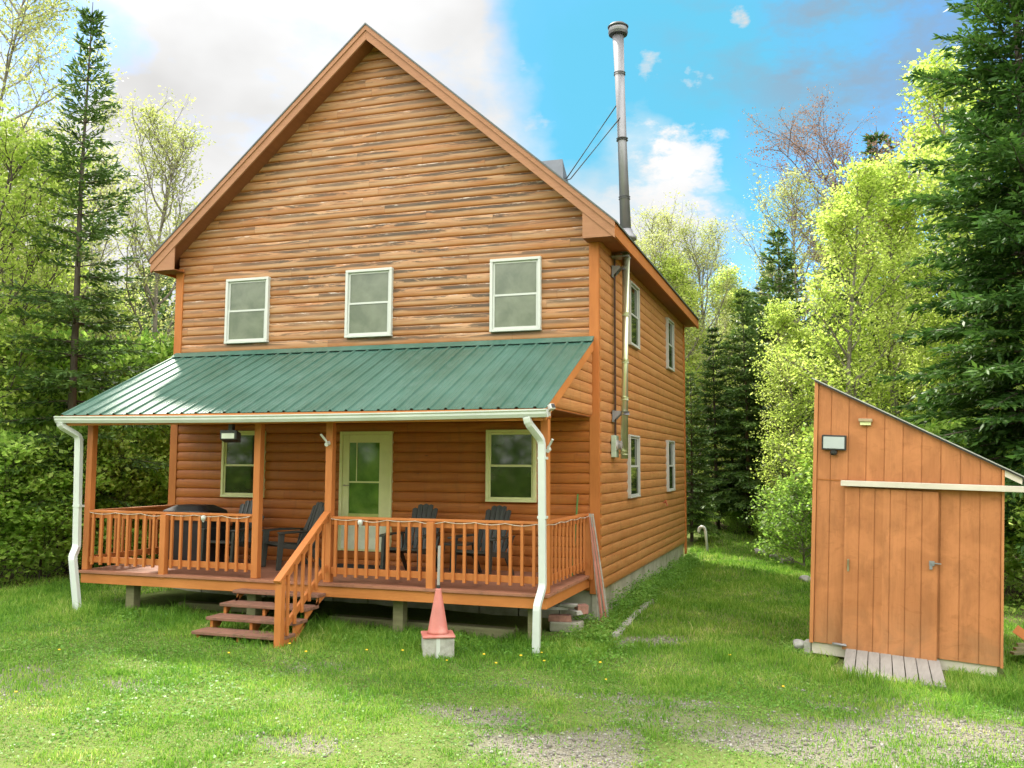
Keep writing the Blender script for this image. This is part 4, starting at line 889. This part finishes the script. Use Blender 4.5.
# ------------------------------------------------------------------ trees
def branches_mesh(name, segs, mat, parent, n=5):
    mb = MB()
    for pts, rad, k in segs: mb.tube(pts, rad, k, cap=False)
    return mb.build(name, mat, parent, smooth=True)
def path(r, p, d, length, rad, seg, wob, up, end=.25):
    pts = [np.array(p, float)]; d = np.array(d, float); d /= np.linalg.norm(d); rr = [rad]
    for i in range(seg):
        d = d+r.normal(size=3)*wob+np.array([0, 0, up]); d /= np.linalg.norm(d); pts.append(pts[-1]+d*length/seg); rr.append(rad*(1-(1-end)*(i+1)/seg))
    return pts, rr, d
def interp(pts, f):
    s = f*(len(pts)-1); i = min(int(s), len(pts)-2); return pts[i]+(pts[i+1]-pts[i])*(s-i), pts[i+1]-pts[i]
def decid(name, label, cat, H, spread, base, seed, leafmat, bark, nb=22, nsub=7, ntw=5, nleaf=24, lsize=.085, ang=.9, trunk_r=None, scatter=.16, group=None, shape='egg', lean=0, up=.10, upmost=1.0):
    r = np.random.default_rng(seed); root = thing(name, label, cat, group=group); segs = []; LP = []
    tr = trunk_r or H*.0105
    tp, rr, _ = path(r, (0, 0, -.15), (lean, r.normal()*.03, 1), H*upmost, tr, 9, .035, .02, .12); segs.append((tp, rr, 8))
    for b in range(nb):
        f = base+(1-base)*((b+r.uniform(0, 1))/nb)*.97; p, td = interp(tp, f)
        g_ = (f-base)/(1-base)
        prof = {'egg': math.sqrt(max(.02, 1-((g_-.32)/.72)**2)), 'cone': (1-g_)*.9+.12, 'vase': .55+.6*g_, 'col': .8*math.sqrt(max(.05, 1-g_**2.5))}[shape]
        Lb = spread*prof*r.uniform(.75, 1.2); th = b*2.4+r.uniform(-.5, .5); el = ang*(.55+.5*g_) if shape != 'vase' else ang
        d = np.array([math.cos(th)*math.cos(el), math.sin(th)*math.cos(el), math.sin(el)])
        bp, br, _ = path(r, p, d, Lb, tr*.42*(1-.6*g_)+.006, 6, .13, up, .2); segs.append((bp, br, 5))
        for s in range(nsub):
            fs = .2+.8*(s+r.uniform(0, .9))/nsub; q_, bd = interp(bp, min(fs, .99)); bd = bd/np.linalg.norm(bd)
            sd = np.cross(bd, [0, 0, 1]); sd = sd/np.linalg.norm(sd)*(1 if s % 2 else -1); d2 = bd*.7+sd*r.uniform(.4, 1)+np.array([0, 0, r.uniform(-.15, .5)])
            Ls = Lb*.42*(1.15-fs*.5)*r.uniform(.6, 1.2)+.15
            sp, sr, _ = path(r, q_, d2, Ls, .006+tr*.07, 3, .2, up*.8, .35); segs.append((sp, sr, 3))
            for w in range(ntw):
                q2, sdv = interp(sp, r.uniform(.2, .99)); d3 = sdv/np.linalg.norm(sdv)+r.normal(size=3)*.6
                wp, wr, _ = path(r, q2, d3, Ls*.45*r.uniform(.5, 1.2)+.1, .004, 2, .2, up, .5); segs.append((wp, wr, 3))
                fl = r.random(nleaf)**.7; c = np.array([interp(wp, x_)[0] for x_ in fl])+r.normal(size=(nleaf, 3))*scatter*np.array([1, 1, .55]); LP.append(c)
    branches_mesh('trunk', segs, bark, root)
    c = np.concatenate(LP); V, F = leaf_quads(c, lsize, up=.6, r=r); np_mesh('crown', V, F, leafmat, root)
    return root
def conifer(name, label, H, R0, seed, leafmat, bark=m_bark, base=.04, nwh=None, droop=.25, dens=1.0, trunk_r=None, power=.9, group=None, tw=.16, sparse=None, crown2=None):
    r = np.random.default_rng(seed); root = thing(name, label, 'conifer', group=group); segs = []; A = []; B = []; Wd = []
    tr = trunk_r or H*.0115; tp, rr, _ = path(r, (0, 0, -.15), (0, 0, 1), H+.1, tr, 10, .012, .03, .06); segs.append((tp, rr, 8))
    nwh = nwh or int(H*(1-base)/.30)
    for i in range(nwh):
        f = base+(1-base)*(i+r.uniform(0, .5))/nwh*.985; p, _ = interp(tp, f); g_ = (f-base)/(1-base)
        Rb = R0*((1-g_)**power*.95+.05)
        keep = 1 if sparse is None else sparse(f)
        k = int(r.integers(5, 8))
        for j in range(k):
            if r.random() > keep: continue
            th = 2*math.pi*(j+r.uniform(-.3, .3))/k+i*1.3; Lb = Rb*r.uniform(.65, 1.2); el = .55*g_-.12
            d = np.array([math.cos(th)*math.cos(el), math.sin(th)*math.cos(el), math.sin(el)])
            bp, br, _ = path(r, p, d, Lb, .006+tr*.16*(1-g_), 5, .05, -droop*.16+.10*g_, .2); segs.append((bp, br, 4))
            nt = max(5, int(Lb/.075*dens))
            for s in range(nt):
                fs = .12+.88*(s+r.random())/nt; q_, bd = interp(bp, min(.995, fs)); bd = bd/np.linalg.norm(bd); sd = np.cross(bd, [0, 0, 1]); sd /= np.linalg.norm(sd)
                lt = (Lb*.30*(1.15-fs)+.07)*r.uniform(.7, 1.25)
                for side in (-1, 1):
                    d2 = bd*.75+sd*side*.8+np.array([0, 0, r.normal()*.14-droop*.5]); d2 /= np.linalg.norm(d2)
                    # needle sprays along the side twig
                    ns = max(2, int(lt/.055)); 
                    for u in range(ns):
                        q2 = q_+d2*lt*(u+.3)/ns; A.append(q2); B.append(d2*.9+sd*side*(-1)**u*.55+r.normal(size=3)*.25); Wd.append(1)
                q3 = q_; A.append(q3); B.append(bd+r.normal(size=3)*.3); Wd.append(1)
    branches_mesh('trunk', segs, bark, root)
    A = np.array(A); B = np.array(B); B /= np.linalg.norm(B, axis=1)[:,None]; k = len(A); l_ = (r.uniform(.7, 1.3, k)*tw)[:,None]; w_ = l_*.17
    side = np.cross(B, np.array([0, 0, 1])+r.normal(size=(k, 3))*.5); side /= np.linalg.norm(side, axis=1)[:,None]
    V = np.empty((k, 4, 3)); V[:,0] = A; V[:,1] = A+B*l_*.4+side*w_; V[:,2] = A+B*l_; V[:,3] = A+B*l_*.4-side*w_
    print(label, k)
    if crown2 is None: np_mesh('crown', V.reshape(-1, 3), np.arange(k*4).reshape(-1, 4), leafmat, root)
    return root
def put(o, px, D_, rz=0, s=1.0):
    x, y, z = at(px, D_); o.location = (x, y, z); o.rotation_euler = (0, 0, rz); o.scale = (s, s, s); return o
def more(o, px, D_, rz, s, label, group=None):
    x, y, z = at(px, D_); return dup(o, (x, y, z), rz, s, label, group)

# left side
fir = put(conifer('fir_tree', 'tallest fir left of the cabin, thin pointed top and gappy trunk', 11.1, 2.0, 3, L_fir, base=.16, trunk_r=.11, droop=.15, power=.95,
      sparse=lambda f: .95 if f > .68 else (.34 if f > .50 else .85), tw=.13), 76, 17.6)
youngA = put(decid('young_maple', 'bright yellow green tree at the far left edge', 'tree', 8.6, 2.3, .10, 11, L_bright, m_bark, nb=26, nsub=7, ntw=5, nleaf=13, lsize=.095), 0, 20)
youngB = decid('young_birch', 'bright yellow green birch rising over the left end of the shed', 'tree', 8.8, 2.2, .06, 12, L_bright, m_bark_pale, nb=30, nsub=7, ntw=5, nleaf=17, lsize=.085, ang=1.0, shape='col')
put(youngB, 838, 20.0, 0, .98)
airy = put(decid('airy_birch', 'thin leafed grey birch between the tall fir and the cabin roof', 'tree', 10.2, 2.6, .30, 13, L_pale, m_bark_pale, nb=26, nsub=9, ntw=5, nleaf=10, lsize=.075, ang=1.0, scatter=.12, up=.14), 150, 22)
tall = put(decid('tall_birch', 'tall sparse tree leaning in at the top left corner', 'tree', 14, 2.7, .35, 14, L_pale, m_bark_pale, nb=30, nsub=8, ntw=6, nleaf=13, lsize=.085, ang=.8, scatter=.16, trunk_r=.09), -38, 20)
shrub = decid('leafy_shrub', 'x', 'shrub', 2.3, 1.35, .04, 15, L_shrub, m_bark, nb=18, nsub=5, ntw=4, nleaf=20, lsize=.10, ang=.9, trunk_r=.03, group='shrubs at the left wood edge', shape='col', scatter=.15)
shrub['label'] = 'leafy green shrub at the bottom left corner of the wood edge'; put(shrub, 5, 16.2)
sparse_conif = conifer('spruce_tree', 'x', 9.5, 1.7, 21, L_fir, base=.10, droop=.35, power=.75, tw=.18)
sparse_conif['label'] = 'dark pointed spruce in the wood beyond the right rear of the cabin'; put(sparse_conif, 778, 26, 0, .93)
big = put(conifer('spruce_tree', 'big dark green spruce towering over the right side of the shed', 14.5, 2.4, 22, L_fir2, base=.10, droop=.3, power=.55, trunk_r=.17, tw=.16, nwh=50, dens=1.0, sparse=lambda f: .97), 1042, 15.3)
bare = decid('bare_maple', 'tall bare tree with reddish buds high above the right woods', 'tree', 11.9, 4.0, .66, 23, L_bud, m_bark_red, nb=24, nsub=12, ntw=7, nleaf=12, lsize=.075, ang=.42, scatter=.12, shape='vase', up=.07, trunk_r=.15)
put(bare, 846, 31, .9, .97)
bush = decid('spreading_bush', 'low grey green bush at the wood edge beside the shed', 'shrub', 1.5, 1.25, .04, 25, L_mid, m_bark_pale, nb=18, nsub=6, ntw=4, nleaf=16, lsize=.07, ang=.6, trunk_r=.025, shape='col', scatter=.1); put(bush, 800, 20)

# more trees of the left woods
for i, (px, D_, s, lb) in enumerate(((-45, 17, .95, 'yellow green tree beyond the left edge of the yard'), (50, 22.5, .78, 'yellow green tree directly behind the tall fir, left of its trunk'), (118, 24, .72, 'lower yellow green tree right of the tall fir trunk'))):
    more(youngA, px, D_, i*1.9+.8, s, lb)
more(airy, 100, 25, 2.1, .98, 'thin grey birch right behind the tall fir'); more(airy, 196, 26, 4.0, .80, 'low thin birch showing just left of the cabin eave'); more(airy, 30, 25, 1.2, 1.05, 'thin grey birch left of the tall fir')
lefts = [(50, 16.8, 1.0, 'second'), (92, 17.5, .95, 'third'), (132, 18.5, 1.0, 'fourth'), (172, 19.0, 1.05, 'fifth'), (-40, 15.4, 1.0, 'outermost')]
for i, (px, D_, s, nth) in enumerate(lefts):
    more(shrub, px, D_, i*2.3+1, (s*1.05, s*1.05, s*[.75, 1.15, .9, 1.2, .8][i]), nth+' leafy shrub counted from the left along the wood edge' if nth != 'outermost' else 'leafy shrub beyond the left edge of the yard')
for i, (px, D_, s) in enumerate(((20, 19, 1.5), (70, 19.5, 1.45), (110, 20.5, 1.5), (150, 21.5, 1.45), (190, 22, 1.5), (-20, 18, 1.6))):
    more(shrub, px, D_, i*1.7, (s*.9, s*.9, s*[1.0, 1.3, .9, 1.35, 1.05, 1.2][i]), 'taller leafy shrub in the second row of the left wood edge', 'second row of shrubs at the left wood edge')
for i, (px, D_, s) in enumerate(((105, 25, .62), (200, 29, .68), (135, 30, .8), (75, 30, .85), (35, 29, .9), (-30, 24, .8), (175, 33, .75), (0, 33, 1.0))):
    more(sparse_conif, px, D_, i*1.1, s, 'dark conifer standing deep in the woods left of the cabin', 'conifers deep in the left woods')
# right woods
more(youngB, 890, 20.5, 1.3, 1.04, 'tallest bright yellow green birch right above the shed roof')
more(youngB, 798, 22, 2.6, .68, 'small bright birch at the gap between cabin and shed')
more(youngB, 968, 22.5, 4.1, 1.34, 'bright yellow green birch half hidden by the big spruce')
more(youngB, 985, 20, 5.1, 1.15, 'yellow green birch directly behind the big spruce')
more(youngB, 1060, 19, .3, 1.2, 'yellow green birch beyond the right edge of the shed')
more(airy, 672, 28, 1.0, .80, 'pale thin birch just right of the cabin eave'); more(airy, 712, 30, 2.2, .88, 'pale thin birch in the gap right of the cabin'); more(airy, 652, 31, 3.1, .93, 'pale thin birch peeping over the cabin roof end')
more(airy, 815, 29, .4, 1.02, 'pale thin tree under the crown of the bare maple'); more(youngB, 690, 28, 3.3, .92, 'light green tree close to the cabin rear corner'); more(youngB, 722, 33, 1.3, 1.0, 'light green tree deep in the gap right of the cabin')
more(sparse_conif, 748, 25, 2.0, .72, 'shorter dark spruce left of the pointed one'); more(sparse_conif, 716, 26, 3.0, .62, 'short dark spruce in the gap nearest the cabin')
more(sparse_conif, 888, 33, 1.0, 1.52, 'slim dark spruce tip rising beside the bare maple'); more(sparse_conif, 852, 33, 2.0, 1.30, 'lower dark spruce tip before the bare maple')
for i, (px, D_, s) in enumerate(((690, 24, .48), (705, 31, .70), (732, 29, .62), (760, 31, .85), (790, 24.5, .5), (700, 36, .8), (740, 36, .9), (800, 34, 1.0), (840, 27, .9), (900, 26, 1.0), (950, 27, 1.1), (1000, 25, 1.1), (1050, 22, 1.0), (665, 36, .7), (860, 24, .6))):
    more(sparse_conif, px, D_, i*1.3+.5, s, 'dark conifer standing deep in the woods behind the shed', 'conifers deep in the right woods')
for i, (px, D_, s) in enumerate(((700, 24.5, .40), (735, 25, .35), (765, 24, .45), (1035, 15.5, .9), (1062, 14.5, .9), (990, 17.5, 1.0), (845, 20, 1.2), (900, 19, 1.2), (955, 18.5, 1.2))):
    more(shrub, px, D_, i*2.1+.4, (s, s, s*(.7 if px < 780 else 1)), 'leafy shrub in the undergrowth of the right woods', 'undergrowth shrubs in the right woods')
# woods across the yard behind the photographer, seen in the windows
r = np.random.default_rng(92); P = []
for k in range(90):
    x, y = -52+k*1.0+r.uniform(-.5, .5), r.uniform(-36, -25); z = float(gz(x, y)); h = r.uniform(8, 14); n = 520
    hh = r.random(n); rad = (1-hh)**.6*2.4+.3; th = r.uniform(0, 2*np.pi, n); q_ = np.sqrt(r.random(n)); P.append(np.stack([x+np.cos(th)*rad*q_, y+np.sin(th)*rad*q_, z+hh*h], -1))
V, F = leaf_quads(np.concatenate(P), .5, up=.2, r=r); o = np_mesh('woods_across_yard', V, F, L_mid); tag(o, 'green woods across the yard that the cabin windows reflect', 'woods', kind='stuff')
# distant forest mass
r = np.random.default_rng(90); P = []
for k in range(170):
    a_ = r.uniform(-1, 1); D_ = r.uniform(40, 62); px = 512+a_*760; x, y, z = at(px, D_); h = r.uniform(7, 11.5) if px > 230 else r.uniform(8, 12)
    n = 420; hh = r.random(n); rad = (1-hh)**.7*2.6+.2; th = r.uniform(0, 2*np.pi, n); q_ = np.sqrt(r.random(n))
    P.append(np.stack([x+np.cos(th)*rad*q_, y+np.sin(th)*rad*q_, z+hh*h], -1))
V, F = leaf_quads(np.concatenate(P), .55, up=.2, r=r); o = np_mesh('distant_woods', V, F, L_fir); tag(o, 'far wood closing off the view behind the nearer trees', 'woods', kind='stuff')
# forest floor plants
r = np.random.default_rng(91); P = []
for k in range(1500):
    x = r.uniform(-16, 11); y = r.uniform(-2, 20)
    if forest(x, y) < .6 or in_shed(x, y, .4) or (-7.6 < x < .3 and y < 9): continue
    n = 34; h = r.uniform(.1, .45); c = r.normal(size=(n, 3))*[.2, .2, 0]; c[:,2] = r.random(n)*h; c += [x, y, float(gz(x, y))]; P.append(c)
V, F = leaf_quads(np.concatenate(P), .10, up=1, r=r); o = np_mesh('undergrowth', V, F, L_mid); tag(o, 'low leafy ground cover under the trees at the wood edges', 'undergrowth', kind='stuff')

# ------------------------------------------------------------------ sun and sky
az = math.atan2(.72, -.70); EL = R_(50)
sd = Vector((math.cos(az)*math.cos(EL), math.sin(az)*math.cos(EL), math.sin(EL)))
ld = bpy.data.lights.new('sun', 'SUN'); ld.energy = 2.9; ld.angle = R_(4.0); ld.color = (1, .94, .82); lo = bpy.data.objects.new('sun', ld); C.objects.link(lo)
lo.rotation_euler = sd.to_track_quat('Z', 'Y').to_euler(); lo.location = (0, 0, 30)
w = bpy.data.worlds.new('World'); sc.world = w; w.use_nodes = True; nt = w.node_tree; nt.nodes.clear()
class WT(NT):
    def __init__(s): s.t = nt
t = WT(); out = t.n('ShaderNodeOutputWorld'); bg = t.n('ShaderNodeBackground'); bg.inputs[1].default_value = .15; t.l(bg.outputs[0], out.inputs[0])
sky = t.n('ShaderNodeTexSky'); sky.sky_type = 'NISHITA'; sky.sun_disc = False; sky.sun_elevation = EL; sky.sun_rotation = math.pi/2-az; sky.ozone_density = 2.0; sky.air_density = 1.0; sky.dust_density = .3
hs = t.n('ShaderNodeHueSaturation'); hs.inputs['Saturation'].default_value = 1.35; hs.inputs['Value'].default_value = .60; t.l(sky.outputs[0], hs.inputs['Color'])
dirv = t.coord('Generated')
def around(px, py, r0, r1, vec):
    d = VF*FPX+VR*(px-512)+VU*(384-py); d /= np.linalg.norm(d)
    vm = t.n('ShaderNodeVectorMath', operation='DISTANCE'); t.l(vec, vm.inputs[0]); vm.inputs[1].default_value = tuple(d)
    mr = t.n('ShaderNodeMapRange', interpolation_type='SMOOTHSTEP'); t.l(vm.outputs['Value'], mr.inputs[0]); mr.inputs[1].default_value = r0/FPX; mr.inputs[2].default_value = r1/FPX; mr.inputs[3].default_value = 1; mr.inputs[4].default_value = 0
    return mr.outputs[0]
nz = t.n('ShaderNodeTexNoise'); t.l(dirv, nz.inputs['Vector']); nz.inputs['Scale'].default_value = 4; nz.inputs['Detail'].default_value = 5
wv = t.n('ShaderNodeVectorMath', operation='MULTIPLY_ADD'); t.l(nz.outputs['Color'], wv.inputs[0]); wv.inputs[1].default_value = (.22, .22, .22); 
ad = t.n('ShaderNodeVectorMath', operation='ADD'); t.l(dirv, ad.inputs[0]); ad.inputs[1].default_value = (-.11, -.11, -.11); t.l(ad.outputs[0], wv.inputs[2]); nz2 = t.n('ShaderNodeTexNoise'); t.l(dirv, nz2.inputs['Vector']); nz2.inputs['Scale'].default_value = 13; nz2.inputs['Detail'].default_value = 4
wv2 = t.n('ShaderNodeVectorMath', operation='MULTIPLY_ADD'); t.l(nz2.outputs['Color'], wv2.inputs[0]); wv2.inputs[1].default_value = (.12, .12, .12); t.l(wv.outputs[0], wv2.inputs[2])
ad2 = t.n('ShaderNodeVectorMath', operation='ADD'); t.l(wv2.outputs[0], ad2.inputs[0]); ad2.inputs[1].default_value = (-.06, -.06, -.06); wd = ad2.outputs[0]
b = around(735, 30, 150, 265, wd); b = t.math('MAXIMUM', b, around(930, 40, 150, 290, wd)); b = t.math('MAXIMUM', b, around(860, 200, 80, 170, wd)); b = t.math('MAXIMUM', b, t.math('MULTIPLY', around(640, 120, 40, 130, wd), .8))
b = t.math('MAXIMUM', b, t.math('MULTIPLY', around(45, 45, 20, 85, wd), .7)); b = t.math('MAXIMUM', b, t.math('MULTIPLY', around(770, 270, 30, 110, wd), .8))
n2 = t.noise(t.mapping(dirv, (1, 1, 2.2)), 9, 6, .6); n3 = t.noise(t.mapping(dirv, (1, 1, 2)), 26, 6, .65)
b = t.math('MULTIPLY', b, t.math('SUBTRACT', 1, t.math('MULTIPLY', around(620, 235, 30, 130, wd), .85)))
for px, py, rr_, k in ((728, 35, 18, .8), (672, 98, 22, .7), (712, 100, 18, .8), (540, 76, 26, .5), (720, 203, 50, .7), (660, 215, 60, .8)):
    m_ = t.math('ADD', around(px, py, rr_*.1, rr_*1.7, wd), t.math('MULTIPLY', t.math('SUBTRACT', n3, .5), 2.2)); m_ = t.math('MULTIPLY', t.ramp(m_, [(.5, 0), (.95, 1)]), k); m_ = t.math('MULTIPLY', m_, around(px, py, rr_*.8, rr_*2, wd)); b = t.math('MULTIPLY', b, t.math('SUBTRACT', 1, m_))
nb_ = t.math('ADD', b, t.math('MULTIPLY', t.math('SUBTRACT', n2, .5), .9), clamp=True)
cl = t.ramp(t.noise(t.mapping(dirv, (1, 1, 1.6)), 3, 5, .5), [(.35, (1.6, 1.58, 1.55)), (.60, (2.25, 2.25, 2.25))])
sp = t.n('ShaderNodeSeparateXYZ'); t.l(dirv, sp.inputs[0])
cl = t.mix(t.ramp(t.math('ADD', t.math('MULTIPLY', sp.outputs[1], -.5), .5), [(.15, 0), (.62, 1)]), cl, (8.4, 8.25, 8.0))    # unseen cloud high up and behind the camera brightened to fill the shaded front
fm = t.ramp(nb_, [(.05, 0), (.35, .45), (.85, 1)])
blue = t.mix(t.math('MULTIPLY', t.math('MULTIPLY', around(900, 10, 40, 230, wd), t.ramp(n2, [(.3, .3), (.6, 1)])), .75), hs.outputs[0], (.55, .90, 1.40))
blue = t.mix(t.math('MULTIPLY', around(650, 110, 60, 330, wd), .9), blue, (.34, 1.45, 1.95))
blue = t.mix(t.math('MULTIPLY', t.math('MULTIPLY', around(860, 0, 30, 210, wd), t.ramp(n2, [(.44, 0), (.6, 1)])), .7), blue, (.80, .98, 1.20))
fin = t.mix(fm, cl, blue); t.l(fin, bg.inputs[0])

# ------------------------------------------------------------------ render settings
sc.view_settings.view_transform = 'Standard'; sc.view_settings.look = 'None'; sc.view_settings.gamma = 1; sc.view_settings.exposure = 1.58
cy = sc.cycles; cy.max_bounces = 6; cy.diffuse_bounces = 4; cy.glossy_bounces = 2; cy.transmission_bounces = 3; cy.transparent_max_bounces = 4; cy.caustics_reflective = False; cy.caustics_refractive = False
cy.use_denoising = True
try: cy.denoiser = 'OPENIMAGEDENOISE'; cy.denoising_prefilter = 'ACCURATE'
except Exception: pass
cy.use_adaptive_sampling = True; cy.adaptive_threshold = .015
